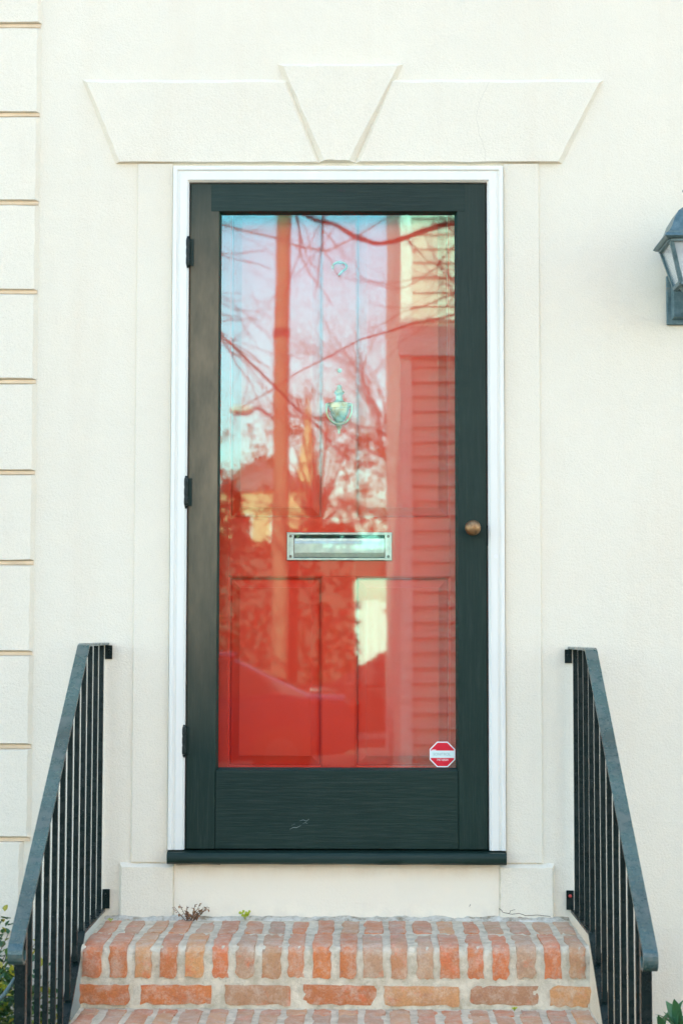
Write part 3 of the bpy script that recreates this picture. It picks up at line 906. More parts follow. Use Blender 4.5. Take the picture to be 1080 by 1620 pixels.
for k in range(4):
    yf, zt = NOSE[k], TOPS[k]
    nb = 20
    pitch_x = 2 * SW / nb
    back = -0.055 if k == 0 else NOSE[k - 1] - 0.012
    for i in range(nb):
        x = -SW + pitch_x * (i + 0.5)
        # nose brick on edge, and the back row behind it
        brick('nose_brick', 0.0550, 0.205 if k == 0 else 0.150, 0.090, x, yf, zt, br, nose=True)
        yb = yf + (0.205 if k == 0 else 0.150) + 0.010
        brick('tread_brick' if k == 0 else 'short_tread_brick', 0.0550, (back - yb), 0.05, x + 0.004, yb, zt, br)
    # stretcher course below the nose
    x = -SW + (-0.06, -0.13, -0.03, -0.10)[k]
    while x < SW:
        a, b = max(x, -SW + 0.001), min(x + 0.200, SW - 0.001)
        if b - a > 0.05:
            kind = 'stretcher' if b - a > 0.198 else 'cut_stretcher_%d' % round((b - a) * 1000)
            brick(kind, b - a, 0.09, 0.058, (a + b) / 2, yf + 0.0012, zt - 0.0905 - 0.0155, br, jit=0.7)
        x += 0.200 + 0.0245
# uneven mortar fillet where wall and stoop meet, with a chipped end
def fillet():
    mb = MB(); nx = 150; vs_ = []
    for i in range(nx + 1):
        x = -0.697 + 1.394 * i / nx
        a = abs(x)
        y0 = -0.021 if 0.48 < a < 0.657 else (-0.014 if a <= 0.48 else -0.002)
        w = 0.020 + 0.007 * noise.noise((x * 14, 0, 5)) + 0.005 * noise.noise((x * 50, 2, 1))
        hgt = 0.009 + 0.006 * noise.noise((x * 18, 7, 1)) + 0.004 * noise.noise((x * 70, 7, 3))
        vs_ += [(x, y0 + 0.03, 0.665 + max(0.002, hgt)), (x, y0, 0.665 + max(0.002, hgt)), (x, y0 - w * 0.5, 0.6655 + max(0.001, hgt * 0.55)), (x, y0 - w, 0.6655), (x, y0 - w - 0.004, 0.660)]
    fs_ = [(i * 5 + k, i * 5 + k + 1, (i + 1) * 5 + k + 1, (i + 1) * 5 + k) for i in range(nx) for k in range(4)]
    mb.add(vs_, fs_)
    TP(mb.build('mortar_fillet', MAT['fillet'], None, smooth=50))
fillet()

# ================================================================== RAILINGS
def sweep_bar(mb, path, w, t):
    """flat bar of width w (along x) and thickness t following (y, z) points at x = 0"""
    n = len(path); vs_ = []
    for i, (y, z) in enumerate(path):
        a = Vector(path[max(i - 1, 0)]); b = Vector(path[min(i + 1, n - 1)])
        d = (b - a).normalized(); nrm = Vector((-d.y, d.x))
        if nrm.y < 0 and i == 0: pass
        for sx, st in ((-1, 1), (1, 1), (1, -1), (-1, -1)):
            q = Vector((y, z)) + nrm * (t / 2 * st)
            vs_.append((sx * w / 2, q.x, q.y))
    fs_ = [(i * 4 + k, i * 4 + (k + 1) % 4, i * 4 + 4 + (k + 1) % 4, i * 4 + 4 + k) for i in range(n - 1) for k in range(4)]
    fs_ += [(3, 2, 1, 0), tuple((n - 1) * 4 + k for k in range(4))]
    return mb.add(vs_, fs_)
def railing(x, ztop, label, extra):
    r = empty('stair_railing', (x, 0, 0))
    tag(r, label, 'railing', 'iron railings beside the steps')
    yc, ye, slope = -0.40, -1.355, 0.70
    zt = ztop
    path = [(-0.001, zt), (-0.20, zt), (yc + 0.015, zt), (yc - 0.005, zt - 0.004)]
    path += [(yc + (ye - yc) * f, zt - slope * (ye - yc) * f * -1 - 0.0) for f in (0.1, 0.5, 1.0)]
    yE, zE = ye, zt + slope * (ye - yc)
    # rolled end: the bar turns down and curls back under
    rad = 0.026
    a0 = math.atan(slope)
    cy, cz = yE + rad * math.sin(a0), zE - rad * math.cos(a0)
    for k in range(1, 15):
        a = math.pi / 2 + a0 + (math.pi * 1.35) * k / 14
        rr_ = rad * (1 - 0.018 * k)
        path.append((cy + rr_ * math.cos(a), cz + rr_ * math.sin(a)))
    mb = MB(); sweep_bar(mb, path, 0.0345, 0.0075)
    hr = mb.build('handrail', MAT['rail_top'], r)
    # edges softly rounded
    bv = hr.modifiers.new('edge', 'BEVEL'); bv.width = 0.0014; bv.segments = 2; bv.limit_method = 'ANGLE'; bv.angle_limit = R(60)
    def z_hand(y): return zt - 0.003 if y > yc else zt + slope * (y - yc) - 0.004
    zb0 = 0.690
    def z_bot(y): return zb0 if y > yc else zb0 + slope * (y - yc)
    mb = MB(); sweep_bar(mb, [(-0.001, zb0), (yc, zb0), (-1.33, max(0.03, z_bot(-1.33)))], 0.026, 0.008)
    mb.build('bottom_bar', MAT['rail'], r)
    ys = [-0.045 - 0.1145 * k for k in range(11)]
    for y in ys:
        zb = max(0.02, z_bot(y) + 0.004 + (0.006 if y < yc else 0))
        MB().box(-0.0067, 0.0067, y - 0.0067, y + 0.0067, zb, z_hand(y) - 0.002, 0.0009).build('baluster', MAT['rail'], r)
    yp = -0.045 - 0.1145 * 11 + 0.012
    MB().box(-0.0125, 0.0125, yp - 0.0125, yp + 0.0125, 0.0, z_hand(yp) - 0.002, 0.0015).build('end_post', MAT['rail'], r)
    s = 1 if x < 0 else -1
    for z0, z1 in ((zt - 0.046, zt - 0.0045), (0.6945, 0.752)):
        a, b = sorted((s * 0.0045, s * 0.0265))
        fg = MB().box(a, b, -0.006, 0.0, z0, z1, 0.0008).build('wall_flange', MAT['rail'], r)
        bt = MB().lathe([(0.0055, 0.0), (0.0055, 0.002), (0.0042, 0.0042), (0.0005, 0.005)], 6)
        bt.v = [((a + b) / 2 + p, -0.0061 - c, z1 - 0.016 + q) for p, q, c in bt.v]
        bt.build('bolt', MAT['rail'] if z0 > 1 or s > 0 else MAT['bolt_red'], fg)
    if extra:
        # thin arm that leaves the post sideways into the shrub
        MB().tube([(-0.012, yp, 0.735), (-0.035, yp - 0.01, 0.70), (-0.06, yp - 0.02, 0.675), (-0.30, yp - 0.06, 0.54)], 0.005, 8).build('side_arm', MAT['rail_top'], r, smooth=40)
    return r
MAT['bolt_red'] = plain('red_lead_primer', (0.45, 0.05, 0.04), 0.5, bump=0)
railing(-0.7095, 1.4895, 'black iron stair railing by the boxwood shrub and quoins', True)
railing(0.7165, 1.4795, 'black iron stair railing on the wall lantern side of the steps', False)

# ================================================================== WALL LANTERN
LX, LY = 1.066, -0.165
lan = empty('wall_lantern', (LX, 0, 2.45))
tag(lan, 'weathered blue-grey metal wall lantern with flared roof', 'lantern')
LINV = Matrix.Translation(-Vector((LX, 0, 2.45)))
def LP(mb, name, mat, smooth=None, parent=None):
    o = mb.build(name, mat, None, smooth)
    o.parent = parent or lan
    if parent is None:
        o.matrix_parent_inverse = LINV.copy()
    return o
bp = MB().box(LX - 0.057, LX + 0.057, -0.012, 0.0, 2.470, 2.622, 0.002)
bpo = LP(bp, 'back_plate', MAT['lantern'])
LP(MB().block([(LX - 0.044, 2.608), (LX + 0.044, 2.608), (LX + 0.044, 2.484), (LX - 0.044, 2.484)], [(LX - 0.036, 2.600), (LX + 0.036, 2.600), (LX + 0.036, 2.492), (LX - 0.036, 2.492)], -0.0121, -0.024), 'back_plate_boss', MAT['lantern'], parent=bpo)
arm = [(LX, -0.022, 2.50)]
for k in range(13):
    a = -math.pi / 2 + math.pi / 2 * k / 12
    arm.append((LX, LY + 0.055 - 0.055 * math.cos(a) - 0.0, 2.545 + 0.045 * math.sin(a)))
LP(MB().tube(arm, 0.010, 12), 'arm', MAT['lantern'], smooth=40)
LP(MB().lathe([(0.004, -0.085), (0.012, -0.078), (0.017, -0.062), (0.011, -0.048), (0.024, -0.034), (0.034, -0.02), (0.046, -0.006), (0.046, 0.0)], 18, (LX, LY, 2.560)), 'base_cup', MAT['lantern'], smooth=35)
zb_, zt_, hb, ht = 2.560, 2.688, 0.050, 0.086
def corner(sx, sy, z):
    f = (z - zb_) / (zt_ - zb_); hw = hb + (ht - hb) * f
    return Vector((LX + sx * hw, LY + sy * hw, z))
def bar4(p, q, t):
    mb = MB(); d = (q - p).normalized(); a = Vector((0, 1, 0)) if abs(d.y) < 0.9 else Vector((1, 0, 0))
    u = d.cross(a).normalized(); w = d.cross(u)
    vs_ = [pt + u * (t * i) + w * (t * j) for pt in (p, q) for i, j in ((-1, -1), (1, -1), (1, 1), (-1, 1))]
    return mb.add(vs_, [(0, 1, 2, 3), (7, 6, 5, 4)] + [(k, (k + 1) % 4, 4 + (k + 1) % 4, 4 + k) for k in range(4)])
for sx in (-1, 1):
    for sy in (-1, 1):
        LP(bar4(corner(sx, sy, zb_), corner(sx, sy, zt_), 0.0058), 'corner_bar', MAT['lantern'])
cs = [(-1, -1), (1, -1), (1, 1), (-1, 1)]
for k in range(4):
    a, b = cs[k], cs[(k + 1) % 4]
    for z, t in ((zb_, 0.0062), (zt_ - 0.004, 0.0075)):
        LP(bar4(corner(*a, z), corner(*b, z), t), 'cross_bar', MAT['lantern'])
    i = 0.0015
    q = [corner(*a, zb_ + 0.004), corner(*b, zb_ + 0.004), corner(*b, zt_ - 0.01), corner(*a, zt_ - 0.01)]
    c = sum(q, Vector()) / 4
    nrm = Vector((c.x - LX, c.y - LY, 0)).normalized() * 0.0025
    LP(MB().add([p for p in q] + [p - nrm for p in q], [(0, 1, 2, 3), (7, 6, 5, 4)] + [(k2, (k2 + 1) % 4, 4 + (k2 + 1) % 4, 4 + k2) for k2 in range(4)]), 'glass_panel', MAT['lantern_glass'])
# flared square roof
roofp = [(0.098, 2.684), (0.106, 2.690), (0.100, 2.700), (0.090, 2.708), (0.080, 2.725), (0.070, 2.752), (0.056, 2.776), (0.036, 2.792), (0.016, 2.799), (0.010, 2.812), (0.010, 2.816)]
mb = MB(); vs_ = []
for hw, z in roofp:
    vs_ += [(LX + sx * hw, LY + sy * hw, z) for sx, sy in cs]
fs_ = [(i * 4 + k, i * 4 + (k + 1) % 4, i * 4 + 4 + (k + 1) % 4, i * 4 + 4 + k) for i in range(len(roofp) - 1) for k in range(4)]
fs_ += [(3, 2, 1, 0), tuple((len(roofp) - 1) * 4 + k for k in range(4))]
LP(mb.add(vs_, fs_), 'roof', MAT['lantern'])
LP(MB().lathe([(0.020, 0.0), (0.026, 0.006), (0.014, 0.012), (0.010, 0.020), (0.030, 0.026), (0.034, 0.032), (0.020, 0.050), (0.006, 0.060), (0.001, 0.066)], 16, (LX, LY, 2.8165)), 'finial', MAT['lantern'], smooth=40)
LP(MB().lathe([(0.012, 0.0), (0.012, 0.045), (0.011, 0.048), (0.010, 0.085), (0.004, 0.095), (0.0005, 0.098)], 14, (LX, LY, 2.5605)), 'candle_lamp', MAT['trim_paint'], smooth=40)

# ================================================================== PLANTS BY THE STEPS
def leaf_verts(p, d, up, L, W, fold=0.25):
    """six-sided folded leaf blade"""
    d = d.normalized(); s = d.cross(up)
    s = s.normalized() if s.length > 1e-5 else d.orthogonal().normalized()
    n_ = s.cross(d)
    a, b = p + d * L * 0.35, p + d * L * 0.72
    return [p, a + s * W * 0.5 + n_ * W * fold, b + s * W * 0.38 + n_ * W * fold * 0.8, p + d * L, b - s * W * 0.38 + n_ * W * fold * 0.8, a - s * W * 0.5 + n_ * W * fold, a, b], \
           [(0, 1, 6), (1, 2, 7, 6), (2, 3, 7), (3, 4, 7), (4, 5, 6, 7), (5, 0, 6)]
def rdir(rr, zmin=-1.0):
    while True:
        v = Vector((rr.uniform(-1, 1), rr.uniform(-1, 1), rr.uniform(zmin, 1)))
        if 0.05 < v.length < 1: return v.normalized()
def box_shrub(cx, cy, rx, ry, h, seed, label):
    rr = random.Random(seed)
    root = empty('boxwood_shrub', (cx, cy, 0.0)); tag(root, label, 'shrub')
    fo = MB(); st = MB()
    for i in range(760):
        d = rdir(rr, -0.5)
        r_ = rr.uniform(0.55, 1.0) ** 0.6
        tip = Vector((d.x * rx * r_, d.y * ry * r_, h * 0.53 + d.z * h * 0.47 * r_))
        base = Vector((tip.x * 0.55, tip.y * 0.55, tip.z * 0.7))
        if i < 140: st.tube([base, (base + tip) / 2 + Vector((0, 0, 0.01)), tip], [0.003, 0.002, 0.001], 4)
        ax = (tip - base).normalized()
        for j in range(11):
            p = base.lerp(tip, 0.15 + 0.85 * j / 10)
            ld = (ax * 0.6 + rdir(rr) * 0.9).normalized()
            v, f = leaf_verts(p, ld, Vector((0, 0, 1)), rr.uniform(0.017, 0.027), rr.uniform(0.012, 0.018))
            fo.add(v, f)
    tag(fo.build('foliage', MAT['box_leaf'], root), kind='stuff')
    st.build('stems', MAT['stem'], root)
    st2 = MB()
    for k in range(4):
        a = k * 1.6
        st2.tube([(0.03 * math.cos(a), 0.03 * math.sin(a), 0.0), (0.08 * math.cos(a), 0.08 * math.sin(a), h * 0.3), (0.4 * rx * math.cos(a), 0.4 * ry * math.sin(a), h * 0.6)], [0.009, 0.007, 0.004], 6)
    st2.build('trunk', MAT['stem'], root)
box_shrub(-1.085, -0.55, 0.375, 0.40, 0.82, 5, 'small boxwood shrub with yellow-green leaves beside the quoined corner')
box_shrub(-1.95, -0.60, 0.40, 0.36, 0.74, 8, 'boxwood shrub farther along the bed from the steps')

leaf_me = []
for k in range(3):
    mb = MB(); rr = random.Random(60 + k)
    n = 6; vs_ = []; L = 0.085; W = 0.026 + 0.003 * k
    for i in range(n + 1):
        f = i / n; w = W * 0.5 * math.sin(math.pi * min(1, 0.06 + f ** 0.85 * 0.94)) ** 0.8
        z = 0.012 * math.sin(f * 2.2) - 0.02 * f * f * (1 + 0.3 * k)
        vs_ += [(-w, f * L, z + w * 0.35), (0, f * L, z), (w, f * L, z + w * 0.35)]
    fs_ = [(i * 3 + j, i * 3 + j + 1, i * 3 + 4 + j, i * 3 + 3 + j) for i in range(n) for j in range(2)]
    me = bpy.data.meshes.new('leaf'); me.from_pydata(vs_, [], fs_); me.materials.append(MAT['glossy_leaf']); me.shade_smooth()
    leaf_me.append(me)
def rosette_shrub(cx, cy, seed, tips, label):
    rr = random.Random(seed)
    root = empty('evergreen_shrub', (cx, cy, 0.0)); tag(root, label, 'shrub')
    st = MB()
    for (tx, ty, tz) in tips:
        st.tube([(0.0, 0.0, 0.0), (tx * 0.4, ty * 0.4, tz * 0.5), (tx, ty, tz)], [0.009, 0.007, 0.004], 7)
        for j in range(11):
            a = j * 2.4 + rr.uniform(-0.2, 0.2)
            el = R(rr.uniform(5, 65)) if j < 8 else R(rr.uniform(60, 85))
            o = bpy.data.objects.new('leaf', leaf_me[j % 3]); COL.objects.link(o); o.parent = root
            o.location = (tx, ty, tz - 0.004 * (11 - j) + 0.02)
            o.rotation_euler = (Matrix.Rotation(a, 3, 'Z') @ Matrix.Rotation(el, 3, 'X')).to_euler()
            s = rr.uniform(0.75, 1.15); o.scale = (s, s, s)
    st.build('stems', MAT['stem'], root, smooth=60)
rosette_shrub(0.99, -0.60, 3, [(-0.09, -0.06, 0.47), (0.03, 0.08, 0.48), (0.15, -0.02, 0.49), (-0.02, -0.16, 0.40), (0.12, 0.15, 0.42), (0.22, 0.1, 0.40), (-0.10, 0.1, 0.40), (-0.14, -0.08, 0.30), (0.20, -0.12, 0.31), (0.05, -0.2, 0.27), (0.26, 0.02, 0.28), (-0.06, 0.18, 0.3), (-0.12, -0.18, 0.2), (0.14, -0.22, 0.18), (0.24, -0.12, 0.17), (0.0, -0.08, 0.33), (0.1, 0.05, 0.36)], 'low evergreen shrub with long glossy leaves below the lantern')

def weed(cx, cy, cz, seed):
    rr = random.Random(seed)
    root = empty('dried_weed', (cx, cy, cz)); tag(root, 'dried reddish weed growing from the joint at the wall foot', 'weed')
    st, fo = MB(), MB()
    for k in range(13):
        a = rr.uniform(0, math.pi * 2); lean = rr.uniform(0.2, 1.25); L = rr.uniform(0.030, 0.062)
        d = Vector((math.cos(a) * lean * 1.2, -abs(math.sin(a)) * lean * 0.5, 1)).normalized()
        p0 = Vector((rr.uniform(-0.012, 0.012), rr.uniform(-0.01, 0.0), 0)); pts = [p0, p0 + d * L * 0.5, p0 + d * L + Vector((0, 0, 0.004))]
        st.tube(pts, [0.0011, 0.0009, 0.0006], 5)
        for j in range(9):
            p = p0 + d * L * (0.15 + 0.85 * j / 8)
            v, f = leaf_verts(p, (rdir(rr) + d * 0.4).normalized(), Vector((0, 0, 1)), rr.uniform(0.007, 0.012), rr.uniform(0.005, 0.008), 0.3)
            fo.add(v, f)
    st.build('stems', MAT['stem'], root); tag(fo.build('foliage', MAT['dry_leaf'], root), kind='stuff')
weed(-0.437, -0.055, 0.667, 4)
def clover(cx, cy, cz, name, label, s, n, seed):
    rr = random.Random(seed)
    root = empty(name, (cx, cy, cz)); tag(root, label, 'weed')
    st = MB()
    for k in range(n):
        a = 2.1 * k + 0.4; d = Vector((math.cos(a) * 0.5, -0.25, 1)).normalized(); L = rr.uniform(0.013, 0.024) * s
        tip = d * L
        st.tube([(0, 0, 0), tip * 0.5, tip], 0.0008, 5)
        for j in range(3):
            b = a + j * 2.1
            v, f = leaf_verts(tip, Vector((math.cos(b), -0.6 + 0.5 * math.sin(b), 0.55 * math.sin(b + 1))).normalized(), Vector((0, -0.8, 0.6)), 0.011 * s, 0.011 * s, 0.1)
            MB().add(v, f).build('leaf', MAT['lime_leaf'], root)
    st.build('stems', MAT['lime_leaf'], root)
clover(-0.274, -0.032, 0.668, 'clover_sprout', 'lime green sprout at the wall foot beside the dried weed', 1.0, 4, 2)
clover(0.488, -0.50, 0.499, 'clover_seedling', 'tiny lime seedling in the joint of the lower tread', 0.5, 3, 9)
clover(-0.668, -0.09, 0.668, 'corner_seedling', 'tiny yellowish seedling by the foot of the railing near the quoins', 0.5, 2, 12)

# ================================================================== ACROSS THE STREET (seen mirrored in the pane)
# clapboard house
nb_ = empty('clapboard_house', (3.6, -13.0, 0)); tag(nb_, 'cream clapboard house across the street, mirrored in the door pane', 'house')
BX0, BX1, BYF, BYB, BH = 0.46, 8.2, -10.0, -18.0, 7.2
def NP(mb, name, mat, parent=None):
    o = mb.build(name, mat, None); o.parent = parent or nb_
    if parent is None: o.matrix_parent_inverse = Matrix.Translation(-Vector((3.6, -13.0, 0)))
    return o
NP(MB().box(BX0 + 0.02, BX1 - 0.02, BYB + 0.02, BYF - 0.037, -0.12, BH), 'wall', MAT['cream_board'])
nboard = 52
bme = None
for k in range(nboard):
    z = 0.30 + 0.132 * k
    if bme is None:
        ob = NP(MB().add([(BX0 + 0.1, BYF, 0), (BX1 - 0.1, BYF, 0), (BX1 - 0.1, BYF - 0.031, 0.14), (BX0 + 0.1, BYF - 0.031, 0.14), (BX0 + 0.1, BYF - 0.037, 0), (BX1 - 0.1, BYF - 0.037, 0)], [(0, 1, 2, 3), (0, 4, 5, 1), (0, 3, 4), (1, 5, 2)]), 'clapboard', MAT['cream_board'])
        bme = ob
        ob.location.z = z
    else:
        c = bme.copy(); COL.objects.link(c); c.location.z = z
for x in (BX0, BX1 - 0.1):
    NP(MB().box(x, x + 0.1, BYF - 0.02, BYF + 0.012, -0.1, BH), 'corner_board', MAT['trim_paint'])
NP(MB().box(BX0 - 0.02, BX1 + 0.02, BYF - 0.016, BYF + 0.06, 3.95, 4.12), 'belt_course', MAT['trim_paint'])
NP(MB().box(BX0 - 0.2, BX1 + 0.2, BYB - 0.2, BYF + 0.3, BH + 0.002, BH + 0.22), 'eaves', MAT['trim_paint'])
mb = MB().add([(BX0 - 0.2, BYF + 0.3, BH + 0.224), (BX1 + 0.2, BYF + 0.3, BH + 0.224), (BX1 + 0.2, BYB - 0.2, BH + 0.224), (BX0 - 0.2, BYB - 0.2, BH + 0.224), (BX0 + 3, -14, BH + 2.4), (BX1 - 3, -14, BH + 2.4)],
              [(0, 1, 5, 4), (1, 2, 5), (2, 3, 4, 5), (3, 0, 4), (0, 3, 2, 1)])
NP(mb, 'roof', MAT['roof_slate'])
for x in (2.2, 4.6, 6.8):
    for z in (1.0, 4.7):
        w = NP(MB().box(x - 0.5, x + 0.5, BYF - 0.01, BYF + 0.03, z, z + 1.7), 'window', MAT['trim_paint'])
        NP(MB().box(x - 0.42, x - 0.02, BYF + 0.031, BYF + 0.034, z + 0.08, z + 1.62), 'pane', MAT['window_glass'], w)
        NP(MB().box(x + 0.02, x + 0.42, BYF + 0.031, BYF + 0.034, z + 0.08, z + 1.62), 'pane', MAT['window_glass'], w)
# utility pole with street lamp
up_ = empty('utility_pole', (-1.06, -21.5, 0)); tag(up_, 'weathered wooden utility pole across the street, mirrored in the pane', 'pole')
MB().tube([(0, 0, -0.15), (-0.01, 0, 4), (0.03, 0, 8), (0.08, 0, 11.5)], [0.135, 0.125, 0.112, 0.1], 14).build('shaft', MAT['pole'], up_, smooth=40)
MB().tube([(0.01, 0, 6.05), (0.012, 0, 6.18)], 0.135, 14).build('band', MAT['rail'], up_, smooth=40)
MB().box(-1.1, 1.2, -0.06, 0.06, 10.6, 10.75).build('crossarm', MAT['pole'], up_)
MB().tube([(-0.08, 0, 4.75), (-0.3, 0, 4.95), (-0.45, 0, 4.97)], 0.025, 8).build('lamp_arm', MAT['alloy'], up_, smooth=40)
MB().lathe([(0.01, -0.08), (0.12, -0.075), (0.19, -0.02), (0.20, 0.02), (0.13, 0.07), (0.02, 0.09)], 18, (-0.60, 0, 4.93)).build('lamp_head', MAT['trim_paint'], up_, smooth=40)

# trees: recursive bare branching
def branch(mb, p, d, L, r, depth, rr, droop=0.0, twigs=None):
    pts, rad = [p.copy()], [r]
    n = 5
    for i in range(n):
        d = (d + rdir(rr) * 0.22 + Vector((0, 0, 0.05 - droop))).normalized()
        p = p + d * (L / n)
        pts.append(p.copy()); rad.append(r * (1 - 0.42 * (i + 1) / n))
        if depth > 0 and i >= 1 and rr.random() < 0.8:
            side = (d + rdir(rr) * 0.95).normalized()
            branch(mb, p.copy(), side, L * rr.uniform(0.45, 0.72), rad[-1] * rr.uniform(0.45, 0.65), depth - 1, rr, droop, twigs)
    mb.tube(pts, rad, 7 if r > 0.03 else (5 if r > 0.01 else 3), cap=False)
    if twigs is not None and depth == 0: twigs.append(pts)
    if depth > 0:
        for _ in range(2):
            branch(mb, p.copy(), (d + rdir(rr) * 0.6).normalized(), L * rr.uniform(0.55, 0.75), rad[-1] * 0.8, depth - 1, rr, droop, twigs)
def bare_tree(cx, cy, h, r, seed, label, limbs=(), depth=4, droop=0.0):
    rr = random.Random(seed)
    root = empty('bare_tree', (cx, cy, 0)); tag(root, label, 'tree')
    tr, cr = MB(), MB()
    tr.tube([(0, 0, -0.15), (0.02, 0.03, h * 0.4), (-0.04, 0, h)], [r * 1.25, r * 0.95, r * 0.8], 12)
    tr.build('trunk', MAT['bark'], root, smooth=50)
    for (pts, r0) in limbs:
        pts = [Vector(p) for p in pts]
        fine = []
        for i in range(len(pts) - 1):
            for j in range(4):
                q = pts[i].lerp(pts[i + 1], j / 4) + rdir(rr) * 0.02
                fine.append(q)
        fine.append(pts[-1])
        n_ = len(fine)
        cr.tube(fine, [r0 * (1 - 0.72 * i / n_) for i in range(n_)], 8, cap=False)
        for i in range(4, n_, 1):
            if rr.random() < 0.5:
                dd = (fine[min(i + 1, n_ - 1)] - fine[i - 1]).normalized()
                branch(cr, fine[i].copy(), (dd + rdir(rr) * 0.9).normalized(), rr.uniform(0.6, 1.4), r0 * (1 - 0.72 * i / n_) * 0.32, 3, rr, droop)
    top = Vector((-0.04, 0, h))
    for k in range(5):
        a = k * 1.26 + rr.uniform(-0.3, 0.3)
        branch(cr, top.copy(), Vector((math.cos(a), math.sin(a), 0.9)).normalized(), h * 0.55, r * 0.5, depth, rr, droop)
    cr.build('crown', MAT['bark'], root, smooth=60)
bare_tree(3.2, -6.4, 3.6, 0.14, 11, 'bare street tree with a long low limb, mirrored at the top of the pane',
          limbs=[([(-0.04, 0, 3.4), (-1.2, -0.4, 4.25), (-2.0, -0.8, 4.62), (-2.5, -1.0, 4.50), (-3.0, -1.3, 4.44), (-3.6, -1.5, 4.75)], 0.038),
                 ([(-0.04, 0, 3.0), (-1.4, -0.5, 3.55), (-2.3, -0.8, 3.85), (-3.1, -1.1, 3.7), (-4.0, -1.3, 3.2)], 0.013)], depth=3)
bare_tree(-3.4, -11.0, 4.6, 0.17, 23, 'bare street tree with drooping twigs, mirrored on the hinge side of the pane',
          limbs=[([(-0.04, 0, 3.9), (1.0, 0.1, 4.9), (1.8, 0.3, 4.85), (2.3, 0.2, 4.2), (2.9, 0.4, 3.6), (3.4, 0.5, 3.1)], 0.024),
                 ([(-0.04, 0, 4.2), (1.2, -0.3, 5.6), (2.2, -0.2, 5.4), (3.2, 0, 5.1), (4.2, 0.2, 5.6)], 0.016)], depth=3, droop=0.05)
bare_tree(2.0, -30.0, 4.0, 0.12, 31, 'bare tree far across the street, mirrored behind the knocker', depth=4)

def leafy_tree(cx, cy, th, cz, rx, rz, seed, label, name, mat, nclump=110, leaf=0.13, per=36):
    rr = random.Random(seed)
    root = empty(name, (cx, cy, 0)); tag(root, label, 'tree')
    tr = MB(); tr.tube([(0, 0, -0.15), (0.05, 0, th * 0.5), (0, 0.05, cz)], [0.16, 0.13, 0.07], 10)
    fo = MB()
    for i in range(nclump):
        d = rdir(rr); q = rr.uniform(0.35, 1.0) ** 0.5
        c = Vector((d.x * rx * q, d.y * rx * q, cz + d.z * rz * q))
        if i % 4 == 0: tr.tube([(0, 0, cz - rz * 0.6), (c.x * 0.5, c.y * 0.5, c.z - 0.2), c], [0.04, 0.025, 0.01], 5)
        s = rr.uniform(0.18, 0.42) * rx * 0.35
        for _ in range(per):
            p = c + rdir(rr) * s * rr.uniform(0.2, 1.2)
            v, f = leaf_verts(p, rdir(rr), Vector((0, 0, 1)), leaf * rr.uniform(0.7, 1.3), leaf * 0.5)
            fo.add(v, f)
    tr.build('trunk', MAT['bark'], root, smooth=50)
    tag(fo.build('crown', mat, root), kind='stuff')
leafy_tree(-0.75, -36.0, 3.5, 5.2, 2.6, 2.1, 41, 'thin leafed tree in the sun far across the street, mirrored mid pane', 'leafy_tree', MAT['tree_leaf'], 120, 0.12, 26)
leafy_tree(1.6, -38.0, 3.5, 5.0, 2.4, 2.2, 43, 'thin leafed tree half hidden by the clapboard house across the street', 'leafy_tree', MAT['tree_leaf'], 120, 0.12, 26)
leafy_tree(-2.35, -24.5, 1.5, 2.6, 0.72, 1.75, 45, 'dark rounded evergreen across the street, mirrored on the hinge side', 'evergreen_tree', MAT['hedge_leaf'], 110, 0.12, 40)
# clipped hedge
hr_ = random.Random(77)
hedge = empty('clipped_hedge', (-6, -22.5, 0)); tag(hedge, 'dark clipped hedge along the far side of the street, mirrored in the pane', 'hedge')
fo = MB()
for i in range(9000):
    x = hr_.uniform(-7, 7.2); f = hr_.random()
    if 0.04 < x - 6.05 < 0.58: continue
    top = 3.0 + 0.25 * noise.noise((x * 0.8, 1, 2))
    p = Vector((x, hr_.uniform(0.35, 0.5), hr_.uniform(0, top))) if f < 0.75 else Vector((x, hr_.uniform(-0.5, 0.5), top + hr_.uniform(-0.1, 0.08)))
    v, fc = leaf_verts(p, rdir(hr_), Vector((0, 0, 1)), 0.16, 0.10)
    fo.add(v, fc)
tag(fo.build('foliage', MAT['hedge_leaf'], hedge), kind='stuff')
MB().box(-7, 6.07, -0.4, 0.4, -0.12, 2.85).build('hedge_body', MAT['hedge_leaf'], hedge)
MB().box(6.073, 6.677, -0.38, 0.38, 2.40, 2.83).build('hedge_body', MAT['hedge_leaf'], hedge)
MB().box(6.68, 7.2, -0.4, 0.4, -0.12, 2.85).build('hedge_body', MAT['hedge_leaf'], hedge)
# white garden gate in the hedge
gt = empty('garden_gate', (0.28, -22.2, 0)); tag(gt, 'white painted garden gate in the far hedge, mirrored as a bright patch', 'gate')
for k in range(4):
    MB().box(-0.20 + 0.127 * k, -0.20 + 0.127 * k + 0.120, -0.02, 0.02, -0.1, 1.95 + 0.08 * math.sin(math.pi * (k + 0.5) / 4), 0.004).build('board', MAT['trim_paint'], gt)
for z in (0.3, 1.6):
    MB().box(-0.20, 0.30, -0.06, -0.0205, z, z + 0.12, 0.004).build('ledge', MAT['trim_paint'], gt)
